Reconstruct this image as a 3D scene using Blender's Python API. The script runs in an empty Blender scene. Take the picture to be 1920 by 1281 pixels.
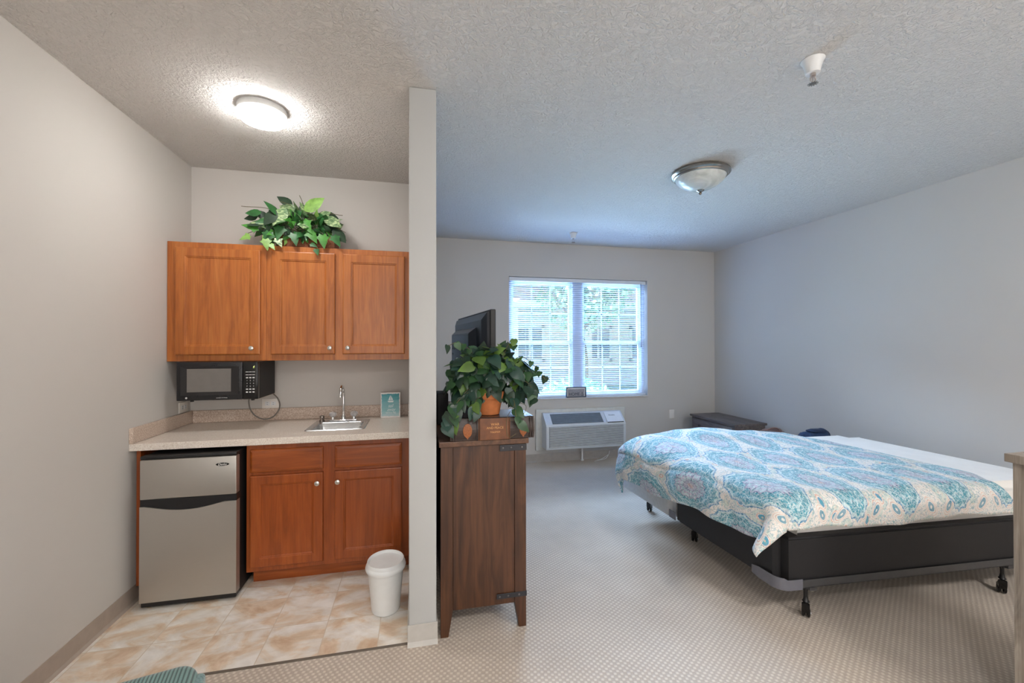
import bpy, bmesh, math, random
from mathutils import Vector, Matrix, Euler
R = math.radians
SC = bpy.context.scene
COL = SC.collection
random.seed(7)

# ------------------------------------------------------------------ helpers
def lin(c):
    r = []
    for v in c:
        v /= 255.0
        r.append(v / 12.92 if v <= 0.04045 else ((v + 0.055) / 1.055) ** 2.4)
    return (r[0], r[1], r[2], 1.0)

class NT:
    def __init__(s, name):
        s.m = bpy.data.materials.new(name); s.m.use_nodes = True
        s.t = s.m.node_tree; s.n = s.t.nodes; s.l = s.t.links
        s.b = s.n['Principled BSDF']; s.out = s.n['Material Output']
        s._tc = None
    def node(s, ty, **kw):
        n = s.n.new(ty)
        for k, v in kw.items(): setattr(n, k, v)
        return n
    def tc(s, kind='Object'):
        if s._tc is None: s._tc = s.node('ShaderNodeTexCoord')
        return s._tc.outputs[kind]
    def link(s, a, b): s.l.new(a, b)
    def mapping(s, scale=(1, 1, 1), rot=(0, 0, 0), loc=(0, 0, 0), kind='Object'):
        m = s.node('ShaderNodeMapping')
        m.inputs['Scale'].default_value = scale; m.inputs['Rotation'].default_value = rot; m.inputs['Location'].default_value = loc
        s.link(s.tc(kind), m.inputs['Vector']); return m.outputs[0]
    def noise(s, vec, scale=5, detail=3, rough=0.5, dist=0):
        n = s.node('ShaderNodeTexNoise'); n.inputs['Scale'].default_value = scale
        n.inputs['Detail'].default_value = detail; n.inputs['Roughness'].default_value = rough; n.inputs['Distortion'].default_value = dist
        s.link(vec, n.inputs['Vector']); return n.outputs['Fac']
    def voronoi(s, vec, scale=5, feature='F1', out='Distance'):
        n = s.node('ShaderNodeTexVoronoi', feature=feature); n.inputs['Scale'].default_value = scale
        s.link(vec, n.inputs['Vector']); return n.outputs[out]
    def ramp(s, fac, stops, interp='LINEAR'):
        n = s.node('ShaderNodeValToRGB'); n.color_ramp.interpolation = interp
        e = n.color_ramp.elements
        while len(e) > 1: e.remove(e[-1])
        e[0].position = stops[0][0]; e[0].color = stops[0][1]
        for p, c in stops[1:]:
            x = e.new(p); x.color = c
        s.link(fac, n.inputs[0]); return n.outputs[0]
    def math(s, op, a, b=None, c=None, clamp=False):
        n = s.node('ShaderNodeMath', operation=op); n.use_clamp = clamp
        for i, v in enumerate((a, b, c)):
            if v is None: continue
            if isinstance(v, (int, float)): n.inputs[i].default_value = v
            else: s.link(v, n.inputs[i])
        return n.outputs[0]
    def mix(s, fac, a, b, mode='MIX'):
        n = s.node('ShaderNodeMix', data_type='RGBA', blend_type=mode)
        for sock, v in ((n.inputs[0], fac), (n.inputs[6], a), (n.inputs[7], b)):
            if isinstance(v, (int, float)): sock.default_value = v
            elif isinstance(v, tuple): sock.default_value = v
            else: s.link(v, sock)
        return n.outputs[2]
    def xyz(s, vec):
        n = s.node('ShaderNodeSeparateXYZ'); s.link(vec, n.inputs[0]); return n.outputs
    def comb(s, x, y, z=0.0):
        n = s.node('ShaderNodeCombineXYZ')
        for i, v in enumerate((x, y, z)):
            if isinstance(v, (int, float)): n.inputs[i].default_value = v
            else: s.link(v, n.inputs[i])
        return n.outputs[0]
    def color(s, c):
        if isinstance(c, tuple): s.b.inputs['Base Color'].default_value = c
        else: s.link(c, s.b.inputs['Base Color'])
    def set(s, rough=None, metal=None, spec=None, coat=None, sheen=None):
        if rough is not None:
            if isinstance(rough, (int, float)): s.b.inputs['Roughness'].default_value = rough
            else: s.link(rough, s.b.inputs['Roughness'])
        if metal is not None: s.b.inputs['Metallic'].default_value = metal
        if spec is not None: s.b.inputs['Specular IOR Level'].default_value = spec
        if coat is not None: s.b.inputs['Coat Weight'].default_value = coat; s.b.inputs['Coat Roughness'].default_value = 0.25
        if sheen is not None: s.b.inputs['Sheen Weight'].default_value = sheen
    def bump(s, h, strength=0.3, dist=0.01):
        n = s.node('ShaderNodeBump'); n.inputs['Strength'].default_value = strength; n.inputs['Distance'].default_value = dist
        s.link(h, n.inputs['Height']); s.link(n.outputs[0], s.b.inputs['Normal'])

def plain(name, rgb, rough=0.5, metal=0.0, var=0.06, nscale=20, bump=0.0, coat=None, sheen=None, spec=None):
    t = NT(name); c = lin(rgb)
    v = t.mapping()
    n = t.noise(v, nscale, 3)
    lo = tuple(x * (1 - var) for x in c[:3]) + (1,); hi = tuple(min(1, x * (1 + var)) for x in c[:3]) + (1,)
    t.color(t.ramp(n, [(0.3, lo), (0.7, hi)]))
    t.set(rough=rough, metal=metal, coat=coat, sheen=sheen, spec=spec)
    if bump: t.bump(n, bump, 0.004)
    return t.m

def wood(name, dark, mid, light, axis='z', scale=1.0, rough=0.35, coat=0.2, contrast=1.0):
    t = NT(name)
    st = {'z': (9, 9, 0.8), 'x': (0.8, 9, 9), 'y': (9, 0.8, 9)}[axis]
    v = t.mapping(scale=tuple(x * scale for x in st))
    n1 = t.noise(v, 2.2, 4, 0.6, 1.2)
    v2 = t.mapping(scale=tuple(x * scale * (6 if x > 1 else 1.5) for x in st))
    n2 = t.noise(v2, 3.0, 3, 0.6)
    big = t.noise(t.mapping(scale=(2, 2, 2)), 1.6, 2)
    c = t.ramp(n1, [(0.32, lin(dark)), (0.5, lin(mid)), (0.7, lin(light))])
    g = t.ramp(n2, [(0.35, (1 - 0.3 * contrast,) * 3 + (1,)), (0.55, (1, 1, 1, 1))])
    c = t.mix(0.8, c, g, 'MULTIPLY')
    b = t.ramp(big, [(0.3, (0.86, 0.84, 0.82, 1)), (0.7, (1.0, 1.0, 1.0, 1))])
    c = t.mix(0.8, c, b, 'MULTIPLY')
    t.color(c); t.set(rough=rough, coat=coat); t.bump(n2, 0.05, 0.002)
    return t.m

def emis(name, col, strength):
    t = NT(name); t.color((0.9, 0.9, 0.9, 1))
    t.b.inputs['Emission Color'].default_value = col; t.b.inputs['Emission Strength'].default_value = strength
    return t.m

ROOT = {}
def finish(bm, name, mats, origin, smooth=False, uvs=None):
    me = bpy.data.meshes.new(name)
    bmesh.ops.translate(bm, verts=bm.verts, vec=-Vector(origin))
    bm.to_mesh(me); bm.free()
    if not isinstance(mats, (list, tuple)): mats = [mats]
    for m in mats: me.materials.append(m)
    if smooth:
        for p in me.polygons: p.use_smooth = True
        try: me.set_sharp_from_angle(angle=R(smooth if smooth is not True else 40))
        except Exception: pass
    return me
def props(o, label=None, cat=None, group=None, kind=None):
    if label: o['label'] = label
    if cat: o['category'] = cat
    if group: o['group'] = group
    if kind: o['kind'] = kind
def thing(name, loc, label, cat, group=None):
    o = bpy.data.objects.new(name, None); COL.objects.link(o); o.location = loc
    o.empty_display_size = 0.05
    ROOT[o.name] = Vector(loc); props(o, label, cat, group); return o
def part(name, bm, mats, parent, smooth=False, label=None):
    org = ROOT[parent.name]
    me = finish(bm, name, mats, org, smooth)
    o = bpy.data.objects.new(name, me); COL.objects.link(o); o.parent = parent
    ROOT[o.name] = org
    if label: o['label'] = label
    return o
def single(name, bm, mats, label=None, cat=None, group=None, kind=None, smooth=False, origin=None):
    if origin is None:
        xs = [v.co for v in bm.verts]
        lo = Vector([min(c[i] for c in xs) for i in range(3)]); hi = Vector([max(c[i] for c in xs) for i in range(3)])
        origin = Vector(((lo.x + hi.x) / 2, (lo.y + hi.y) / 2, lo.z))
    if kind == 'structure': origin = Vector((0, 0, 0))
    me = finish(bm, name, mats, origin, smooth)
    o = bpy.data.objects.new(name, me); COL.objects.link(o); o.location = origin
    ROOT[o.name] = Vector(origin); props(o, label, cat, group, kind); return o
def struct(name, bm, mats, smooth=False): return single(name, bm, mats, kind='structure', smooth=smooth)

def BM(): return bmesh.new()
def _merge(bm, t, mi):
    for f in t.faces: f.material_index = mi
    me = bpy.data.meshes.new('tmp'); t.to_mesh(me); t.free(); bm.from_mesh(me); bpy.data.meshes.remove(me)
def box(bm, x0, x1, y0, y1, z0, z1, bev=0.0, seg=2, mi=0, M=None):
    t = bmesh.new(); bmesh.ops.create_cube(t, size=1.0)
    for v in t.verts: v.co = Vector(((x0 + x1) / 2 + v.co.x * (x1 - x0), (y0 + y1) / 2 + v.co.y * (y1 - y0), (z0 + z1) / 2 + v.co.z * (z1 - z0)))
    if bev > 0:
        bev = min(bev, 0.49 * min(abs(x1 - x0), abs(y1 - y0), abs(z1 - z0)))
        bmesh.ops.bevel(t, geom=list(t.edges), offset=bev, segments=seg, profile=0.5, affect='EDGES')
    if M: t.transform(M)
    _merge(bm, t, mi); return bm
def lathe(bm, prof, c, n=32, mi=0, sx=1.0, sy=1.0, M=None):
    t = bmesh.new(); rings = []
    for r, z in prof:
        if r < 1e-5: rings.append([t.verts.new((c[0], c[1], c[2] + z))])
        else: rings.append([t.verts.new((c[0] + sx * r * math.cos(2 * math.pi * k / n), c[1] + sy * r * math.sin(2 * math.pi * k / n), c[2] + z)) for k in range(n)])
    for a, b in zip(rings, rings[1:]):
        for k in range(n):
            k2 = (k + 1) % n
            if len(a) == 1 and len(b) == 1: continue
            if len(a) == 1: t.faces.new((a[0], b[k2], b[k]))
            elif len(b) == 1: t.faces.new((a[k], a[k2], b[0]))
            else: t.faces.new((a[k], a[k2], b[k2], b[k]))
    bmesh.ops.recalc_face_normals(t, faces=t.faces)
    if M: t.transform(M)
    _merge(bm, t, mi); return bm
def tube(bm, pts, r, n=10, mi=0, caps=True, r2=None):
    t = bmesh.new(); pts = [Vector(p) for p in pts]; rings = []
    up = Vector((0, 0, 1)); last = None
    for i, p in enumerate(pts):
        d = (pts[min(i + 1, len(pts) - 1)] - pts[max(i - 1, 0)]).normalized()
        a = d.cross(up if last is None else last[1])
        if last is None and a.length < 1e-3: a = d.cross(Vector((1, 0, 0)))
        if a.length < 1e-4: a = last[0]
        a.normalize(); b = a.cross(d).normalized(); last = (a, b)
        rr = r if r2 is None else r + (r2 - r) * i / (len(pts) - 1)
        rings.append([t.verts.new(p + a * rr * math.cos(2 * math.pi * k / n) + b * rr * math.sin(2 * math.pi * k / n)) for k in range(n)])
    for A, B in zip(rings, rings[1:]):
        for k in range(n): t.faces.new((A[k], A[(k + 1) % n], B[(k + 1) % n], B[k]))
    if caps:
        t.faces.new(rings[0][::-1]); t.faces.new(rings[-1])
    bmesh.ops.recalc_face_normals(t, faces=t.faces)
    _merge(bm, t, mi); return bm
def spline(pts, n=8):
    P = [Vector(p) for p in pts]; P = [2 * P[0] - P[1]] + P + [2 * P[-1] - P[-2]]; out = []
    for i in range(1, len(P) - 2):
        for k in range(n):
            t = k / n; a, b, c, d = P[i - 1], P[i], P[i + 1], P[i + 2]
            out.append(0.5 * ((2 * b) + (-a + c) * t + (2 * a - 5 * b + 4 * c - d) * t * t + (-a + 3 * b - 3 * c + d) * t ** 3))
    out.append(P[-2]); return out
def prism(bm, poly, axis, a0, a1, bev=0.0, mi=0, M=None):
    """poly in the two other axes, extruded along axis from a0 to a1"""
    t = bmesh.new()
    def P(p, a):
        if axis == 'x': return (a, p[0], p[1])
        if axis == 'y': return (p[0], a, p[1])
        return (p[0], p[1], a)
    A = [t.verts.new(P(p, a0)) for p in poly]; B = [t.verts.new(P(p, a1)) for p in poly]
    t.faces.new(A); t.faces.new(B[::-1])
    for k in range(len(poly)):
        k2 = (k + 1) % len(poly); t.faces.new((A[k], B[k], B[k2], A[k2]))
    bmesh.ops.recalc_face_normals(t, faces=t.faces)
    if bev: bmesh.ops.bevel(t, geom=list(t.edges), offset=bev, segments=2, affect='EDGES')
    if M: t.transform(M)
    _merge(bm, t, mi); return bm
def text_bm(s, size, loc, rot=(90, 0, 0), extrude=0.0004, align='CENTER', sx=1.0, shear=0.0, offset=0.0, spacing=1.0, line=1.0):
    cu = bpy.data.curves.new('txt', 'FONT'); cu.body = s; cu.size = size; cu.extrude = extrude
    cu.align_x = align; cu.align_y = 'CENTER'; cu.shear = shear; cu.offset = offset; cu.space_character = spacing; cu.space_line = line
    o = bpy.data.objects.new('txt', cu); COL.objects.link(o)
    bpy.context.view_layer.update()
    dg = bpy.context.evaluated_depsgraph_get()
    me = bpy.data.meshes.new_from_object(o.evaluated_get(dg))
    bm = bmesh.new(); bm.from_mesh(me); bpy.data.meshes.remove(me)
    bpy.data.objects.remove(o); bpy.data.curves.remove(cu)
    M = Matrix.Translation(loc) @ Euler([R(a) for a in rot]).to_matrix().to_4x4() @ Matrix.Diagonal((sx, 1, 1, 1))
    bm.transform(M); return bm
def add_bm(bm, other, mi=0): _merge(bm, other, mi); return bm
def rotz(cx, cy, deg): return Matrix.Translation((cx, cy, 0)) @ Matrix.Rotation(R(deg), 4, 'Z') @ Matrix.Translation((-cx, -cy, 0))

# ------------------------------------------------------------------ dimensions
H = 2.743
XL, XR = -1.5626, 4.034            # left wall, right wall
YK, YB = 3.477, 5.144              # kitchen back wall, bedroom back wall
YF = -2.6                          # wall behind the camera
PX0, PX1, PY = -0.031, 0.102, 2.155  # partition

# ------------------------------------------------------------------ materials
def paint(name, rgb, bs=0.06):
    t = NT(name); v = t.mapping()
    n = t.noise(v, 90, 3); b = t.noise(v, 0.8, 2)
    c = lin(rgb)
    t.color(t.ramp(b, [(0.3, tuple(x * 0.97 for x in c[:3]) + (1,)), (0.7, c)]))
    t.set(rough=0.75, spec=0.3); t.bump(n, bs, 0.002); return t.m
M_wall = paint('wall_paint', (207, 203, 198))
M_wall_dim = paint('wall_paint_darkened', (188, 189, 188))  # wall paint again, darkened to offset the strong light on the partition
def ceiling_mat():
    t = NT('ceiling_knockdown'); v = t.mapping()
    n1 = t.noise(v, 34, 4, 0.55, 1.6)
    n2 = t.noise(v, 70, 2, 0.5, 0.5)
    h = t.ramp(n1, [(0.42, (0, 0, 0, 1)), (0.60, (1, 1, 1, 1))])
    h2 = t.mix(0.25, h, t.ramp(n2, [(0.3, (0, 0, 0, 1)), (0.7, (1, 1, 1, 1))]))
    t.color(lin((222, 220, 217))); t.set(rough=0.85, spec=0.2); t.bump(h2, 0.85, 0.0072)
    return t.m
M_ceil = ceiling_mat()
def carpet_mat():
    t = NT('carpet_dotted'); k = 2 * math.pi / 0.031
    v = t.mapping(rot=(0, 0, R(12)))
    wob = t.noise(v, 9, 2)
    s = t.xyz(v)
    x = t.math('ADD', s[0], t.math('MULTIPLY', wob, 0.012)); y = t.math('ADD', s[1], t.math('MULTIPLY', wob, 0.012))
    d = t.math('MULTIPLY', t.math('SINE', t.math('MULTIPLY', x, k)), t.math('SINE', t.math('MULTIPLY', y, k)))
    d = t.math('MULTIPLY_ADD', d, 0.5, 0.5)
    fine = t.noise(t.mapping(), 380, 2); big = t.noise(t.mapping(), 2.6, 4, 0.6)
    c = t.ramp(d, [(0.45, lin((198, 183, 168))), (0.85, lin((228, 216, 201)))])
    c = t.mix(0.85, c, t.ramp(big, [(0.35, (0.86, 0.85, 0.84, 1)), (0.65, (1, 1, 1, 1))]), 'MULTIPLY')
    c = t.mix(0.5, c, t.ramp(fine, [(0.3, (0.75, 0.75, 0.75, 1)), (0.7, (1, 1, 1, 1))]), 'MULTIPLY')
    t.color(c); t.set(rough=0.95, spec=0.1, sheen=0.3)
    hh = t.math('ADD', d, t.math('MULTIPLY', fine, 0.5))
    t.bump(hh, 0.5, 0.004); return t.m
M_carpet = carpet_mat()
def vinyl_mat():
    t = NT('vinyl_stone_tile'); v = t.mapping(scale=(1, 1, 1), rot=(0, 0, R(0)), loc=(0.72, -0.01, 0))
    br = t.node('ShaderNodeTexBrick'); br.offset = 0.5; br.squash = 1.0
    br.inputs['Scale'].default_value = 1.0; br.inputs['Mortar Size'].default_value = 0.0022; br.inputs['Mortar Smooth'].default_value = 0.2
    br.inputs['Brick Width'].default_value = 0.27; br.inputs['Row Height'].default_value = 0.27; br.inputs['Bias'].default_value = 0
    br.inputs['Color1'].default_value = (0, 0, 0, 1); br.inputs['Color2'].default_value = (1, 1, 1, 1); br.inputs['Mortar'].default_value = (0.5, 0.5, 0.5, 1)
    br.offset = 0.0
    t.link(v, br.inputs['Vector'])
    tint = br.outputs['Color']
    sh = t.node('ShaderNodeVectorMath', operation='MULTIPLY_ADD'); t.link(tint, sh.inputs[0]); sh.inputs[1].default_value = (3.1, 1.7, 0)
    t.link(t.mapping(scale=(1, 1.5, 1), rot=(0, 0, 0.5)), sh.inputs[2])
    n1 = t.noise(sh.outputs[0], 3.6, 6, 0.62, 0.9); n2 = t.noise(sh.outputs[0], 7.5, 4, 0.6, 1.0)
    c = t.ramp(n1, [(0.38, lin((246, 242, 236))), (0.48, lin((236, 226, 212))), (0.56, lin((226, 198, 164))), (0.66, lin((206, 162, 118)))])
    c2 = t.ramp(n2, [(0.40, lin((196, 187, 178))), (0.6, lin((240, 236, 230)))])
    c = t.mix(0.30, c, c2)
    c = t.mix(br.outputs['Fac'], c, lin((212, 196, 176)))
    t.color(c); t.set(rough=0.42)
    inv = t.math('SUBTRACT', 1.0, br.outputs['Fac']); t.bump(inv, 0.25, 0.002); return t.m
M_vinyl = vinyl_mat()
M_base = plain('vinyl_base', (172, 158, 146), 0.5)
M_base2 = plain('pale_vinyl_base', (192, 188, 182), 0.5)
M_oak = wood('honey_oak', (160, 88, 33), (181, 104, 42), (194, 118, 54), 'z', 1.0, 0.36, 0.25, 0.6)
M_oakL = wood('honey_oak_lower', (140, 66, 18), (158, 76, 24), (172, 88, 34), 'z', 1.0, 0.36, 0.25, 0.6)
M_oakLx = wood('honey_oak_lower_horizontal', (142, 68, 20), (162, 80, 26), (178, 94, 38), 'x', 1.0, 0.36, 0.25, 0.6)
M_walnut = wood('dark_walnut', (56, 29, 13), (78, 46, 25), (100, 62, 37), 'z', 0.9, 0.42, 0.15, 1.0)
M_walnutx = wood('dark_walnut_top', (72, 44, 26), (96, 62, 40), (120, 82, 56), 'y', 0.9, 0.4, 0.15, 1.0)
M_greywood = wood('weathered_grey_wood', (128, 117, 106), (158, 147, 135), (184, 174, 162), 'z', 1.3, 0.6, 0.0, 1.0)
M_greywood2 = wood('dark_weathered_wood', (84, 76, 74), (110, 101, 98), (134, 124, 120), 'y', 1.3, 0.5, 0.0, 0.8)
M_lam = None
def laminate():
    t = NT('speckled_laminate'); v = t.mapping()
    vo = t.voronoi(v, 190, out='Color'); n = t.noise(v, 150, 3)
    bw = t.xyz(vo)[0]
    c = t.ramp(bw, [(0.1, lin((206, 192, 178))), (0.35, lin((226, 215, 203))), (0.9, lin((238, 230, 221)))])
    c = t.mix(0.5, c, t.ramp(n, [(0.35, lin((206, 190, 176))), (0.6, lin((234, 226, 216)))]))
    t.color(c); t.set(rough=0.3, coat=0.15); return t.m
M_lam = laminate()
def laminate2():
    t = NT('speckled_laminate_splash'); v = t.mapping()
    n = t.noise(v, 170, 3, 0.6)
    c = t.ramp(n, [(0.35, lin((176, 152, 134))), (0.5, lin((200, 180, 164))), (0.65, lin((224, 210, 198)))])
    t.color(c); t.set(rough=0.4); return t.m
M_splash = laminate2()
def steel(name, rgb, rough=0.32, axis='x'):
    t = NT(name); sc = (1, 1, 60) if axis == 'x' else (60, 60, 1)
    n = t.noise(t.mapping(scale=sc), 12, 3)
    c = lin(rgb); t.color(c); t.b.inputs['Metallic'].default_value = 0.85
    t.set(rough=t.ramp(n, [(0.3, (rough * 0.85,) * 3 + (1,)), (0.7, (rough * 1.15,) * 3 + (1,))])); return t.m
M_steel = steel('brushed_stainless', (190, 186, 180), 0.42)
M_sink = steel('sink_stainless', (205, 207, 208), 0.25)
M_chrome = plain('chrome', (225, 225, 226), 0.08, 1.0, 0.02)
M_nickel = plain('brushed_nickel', (160, 155, 148), 0.22, 1.0, 0.05)
M_knob = plain('satin_knob', (215, 212, 206), 0.25, 0.9, 0.03)
M_blackp = plain('black_plastic', (26, 26, 28), 0.35)
M_blackm = plain('matte_black_plastic', (18, 17, 18), 0.6)
M_black_gloss = plain('gloss_black', (12, 12, 14), 0.12)
M_iron = plain('black_iron', (62, 62, 66), 0.5, 0.6)
M_white = plain('white_plastic', (232, 234, 236), 0.4, 0, 0.02)
M_white2 = plain('white_outlet', (236, 232, 226), 0.4, 0, 0.02)
M_bin = plain('white_bin_plastic', (236, 238, 238), 0.35, 0, 0.02)
M_ptac = plain('air_unit_white', (212, 216, 220), 0.45, 0, 0.02)
M_ptacd = plain('air_unit_grille', (96, 104, 112), 0.5)
M_vinylw = plain('window_vinyl', (226, 232, 240), 0.4, 0, 0.02)
M_terra = plain('terracotta', (190, 112, 62), 0.7, 0, 0.12, 30, 0.1)
M_soil = plain('dark_soil', (52, 40, 30), 0.95, 0, 0.4, 90, 0.6)
M_wicker = plain('brown_wicker', (124, 72, 42), 0.7, 0, 0.4, 120, 0.8)
M_stem = plain('plant_stem', (96, 88, 58), 0.7)
M_tan = plain('tan_underside', (188, 176, 158), 0.7)

# ------------------------------------------------------------------ room shell
b = BM()
box(b, PX0 + 0.002, XR, 2.17, YB, -0.1, 0); box(b, XL, XR, YF, 2.17, -0.1, 0)
struct('floor', b, M_carpet)
b = BM(); box(b, XL + 0.002, PX0 - 0.001, 2.172, YK - 0.002, -0.08, 0.004)
struct('floor.001', b, M_vinyl)
b = BM(); box(b, XL + 0.02, PX0 - 0.004, 2.162, 2.173, -0.02, 0.006, 0.001)
struct('trim_1', b, plain('dark_transition_strip', (108, 98, 88), 0.6))
b = BM(); box(b, XL - 0.15, XR + 0.15, YF - 0.15, YB + 0.15, H, H + 0.15); struct('ceiling', b, M_ceil)
b = BM(); box(b, XL - 0.15, XL, YF, YB, 0, H); struct('wall_left', b, M_wall)
b = BM(); box(b, XR, XR + 0.15, YF, YB, 0, H); struct('wall_right', b, M_wall)
b = BM(); box(b, XL - 0.15, XR + 0.15, YF - 0.15, YF, 0, H); struct('wall_front', b, M_wall)
b = BM(); box(b, XL, PX0, YK, YK + 0.12, 0, H); struct('wall_kitchen', b, M_wall)
b = BM(); box(b, PX0, PX1, PY, YB, 0, H, 0.006, 3); struct('wall_partition', b, M_wall_dim, smooth=30)
WX0, WX1, WZ0, WZ1 = 1.126, 3.010, 0.775, 2.314
b = BM()
box(b, XL - 0.15, WX0, YB, YB + 0.16, 0, H); box(b, WX1, XR + 0.15, YB, YB + 0.16, 0, H)
box(b, WX0, WX1, YB, YB + 0.16, 0, WZ0); box(b, WX0, WX1, YB, YB + 0.16, WZ1, H)
struct('wall_back', b, M_wall)
# baseboards (vinyl cove base)
def cove(axis, a0, a1, w, s, h=0.1, mat=M_base, name='baseboard_left'):
    prof = [(w, 0), (w + s * 0.016, 0), (w + s * 0.013, 0.006), (w + s * 0.004, 0.018), (w + s * 0.0035, h), (w, h)]
    b = BM()
    if axis == 'y': prism(b, [(p[0], p[1]) for p in prof], 'y', a0, a1)
    else: prism(b, prof, 'x', a0, a1)
    return struct(name, b, mat)
cove('y', YF, YK, XL, 1, 0.1, M_base, 'baseboard_left')
cove('x', PX1, XR, YB, -1, 0.1, plain('bedroom_base', (170, 164, 158), 0.5), 'baseboard_back')
cove('y', YF, YB, XR, -1, 0.1, M_base2, 'baseboard_right')
b = BM()
box(b, PX0 - 0.006, PX1 + 0.006, PY - 0.006, PY, 0.0, 0.1, 0.002); box(b, PX1, PX1 + 0.006, PY, YB, 0, 0.1, 0.002); box(b, PX0 - 0.006, PX0, PY, 2.9, 0, 0.1, 0.002)
prism(b, [(PY - 0.006, 0), (PY - 0.02, 0), (PY - 0.006, 0.018)], 'x', PX0 - 0.006, PX1 + 0.006)
struct('baseboard_partition', b, M_base2)

# ------------------------------------------------------------------ window
wy = YB + 0.085
b = BM()
fr = 0.045
box(b, WX0, WX0 + fr, wy, wy + 0.07, WZ0, WZ1, 0.003); box(b, WX1 - fr, WX1, wy, wy + 0.07, WZ0, WZ1, 0.003)
box(b, WX0 + fr, WX1 - fr, wy, wy + 0.07, WZ1 - fr, WZ1, 0.003); box(b, WX0 + fr, WX1 - fr, wy, wy + 0.07, WZ0, WZ0 + fr, 0.003)
win = struct('window_1', b, M_vinylw); ROOT[win.name] = Vector((0, 0, 0))
mid0, mid1 = 1.985, 2.125
b = BM(); box(b, mid0, mid1, wy - 0.004, wy + 0.075, WZ0 + fr, WZ1 - fr, 0.004); part('mullion', b, M_vinylw, win)
def t_glass():
    t = NT('window_glass'); t.n.remove(t.b)
    a = t.node('ShaderNodeBsdfTransparent'); g = t.node('ShaderNodeBsdfGlossy'); g.inputs['Roughness'].default_value = 0.02
    f = t.node('ShaderNodeFresnel'); f.inputs['IOR'].default_value = 1.45
    n = t.noise(t.mapping(), 2, 1); a.inputs[0].default_value = (0.93, 0.96, 1.0, 1)
    m = t.node('ShaderNodeMixShader'); t.link(f.outputs[0], m.inputs[0]); t.link(a.outputs[0], m.inputs[1]); t.link(g.outputs[0], m.inputs[2])
    t.link(m.outputs[0], t.out.inputs[0]); return t.m
M_glass = t_glass()
zm = 1.49
M_munt = plain('muntin_grey_white', (176, 190, 208), 0.5)
for (a0, a1) in ((WX0 + fr, mid0), (mid1, WX1 - fr)):
    for (z0, z1, yo) in ((WZ0 + fr, zm + 0.02, 0.012), (zm - 0.02, WZ1 - fr, 0.040)):
        b = BM(); s = 0.038; y0, y1 = wy + yo, wy + yo + 0.026
        box(b, a0, a0 + s, y0, y1, z0, z1, 0.002); box(b, a1 - s, a1, y0, y1, z0, z1, 0.002)
        box(b, a0 + s, a1 - s, y0, y1, z0, z0 + s, 0.002); box(b, a0 + s, a1 - s, y0, y1, z1 - s, z1, 0.002)
        sash = part('sash', b, M_vinylw, win)
        b = BM(); box(b, a0 + s, a1 - s, (y0 + y1) / 2 - 0.002, (y0 + y1) / 2 + 0.002, z0 + s, z1 - s); part('pane', b, M_glass, sash)
        b = BM()
        for k in (1, 2):
            xx = a0 + s + (a1 - a0 - 2 * s) * k / 3
            box(b, xx - 0.007, xx + 0.007, (y0 + y1) / 2 + 0.003, (y0 + y1) / 2 + 0.009, z0 + s, z1 - s)
        zz = (z0 + z1) / 2; box(b, a0 + s, a1 - s, (y0 + y1) / 2 + 0.003, (y0 + y1) / 2 + 0.009, zz - 0.007, zz + 0.007)
        part('muntin', b, M_munt, sash)
b = BM(); box(b, WX0 - 0.0, WX1 + 0.0, YB - 0.022, YB + 0.084, WZ0, WZ0 + 0.018, 0.004)
part('window_sill', b, plain('sill_paint', (206, 200, 194), 0.5), win)

# blinds
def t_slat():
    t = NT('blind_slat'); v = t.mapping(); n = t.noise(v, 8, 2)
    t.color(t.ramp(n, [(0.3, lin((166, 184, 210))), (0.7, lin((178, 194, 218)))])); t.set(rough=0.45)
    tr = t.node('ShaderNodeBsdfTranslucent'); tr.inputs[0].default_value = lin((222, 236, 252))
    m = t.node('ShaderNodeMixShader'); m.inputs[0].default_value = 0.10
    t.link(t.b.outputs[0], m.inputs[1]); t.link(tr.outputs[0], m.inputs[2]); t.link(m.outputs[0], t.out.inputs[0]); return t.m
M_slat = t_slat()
yb = YB + 0.045
bl = thing('window_blind', (2.068, yb, WZ0 + 0.03), 'white horizontal mini blind hanging lowered in the bedroom window with open slats', 'window blind')
b = BM(); box(b, WX0 + 0.008, WX1 - 0.008, yb - 0.02, yb + 0.022, WZ1 - 0.05, WZ1 - 0.004, 0.003); part('headrail', b, M_vinylw, bl)
b = BM(); zt = WZ1 - 0.062; zb0 = WZ0 + 0.055; n = 57
sx0, sx1 = WX0 + 0.012, WX1 - 0.012
for k in range(n):
    z = zb0 + (zt - zb0) * k / (n - 1); ring = []
    t = b
    vs = []
    for j in range(5):
        q = (j / 4 - 0.5); yy = q * 0.0245; zz = 0.0022 * (1 - (2 * q) ** 2) + yy * math.tan(R(-11))
        vs.append((t.verts.new((sx0, yb + yy, z + zz)), t.verts.new((sx1, yb + yy, z + zz))))
    for a, c in zip(vs, vs[1:]): t.faces.new((a[0], a[1], c[1], c[0]))
part('slats', b, M_slat, bl, smooth=60)
b = BM(); box(b, sx0, sx1, yb - 0.012, yb + 0.012, WZ0 + 0.022, WZ0 + 0.042, 0.003); part('bottom_rail', b, M_vinylw, bl)
b = BM()
for x in (1.35, 1.85, 2.33, 2.86):
    for dy in (-0.0145, 0.0145): tube(b, [(x, yb + dy, WZ0 + 0.03), (x, yb + dy, WZ1 - 0.05)], 0.0009, 5)
part('ladder_cord', b, M_white, bl)
b = BM(); tube(b, [(2.925, yb - 0.025, WZ1 - 0.04), (2.93, yb - 0.024, 1.45)], 0.004, 8); lathe(b, [(0.0, -0.02), (0.007, -0.016), (0.006, 0.0), (0, 0.004)], (2.93, yb - 0.024, 1.45), 10)
part('tilt_wand', b, M_ptacd, bl)

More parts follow.
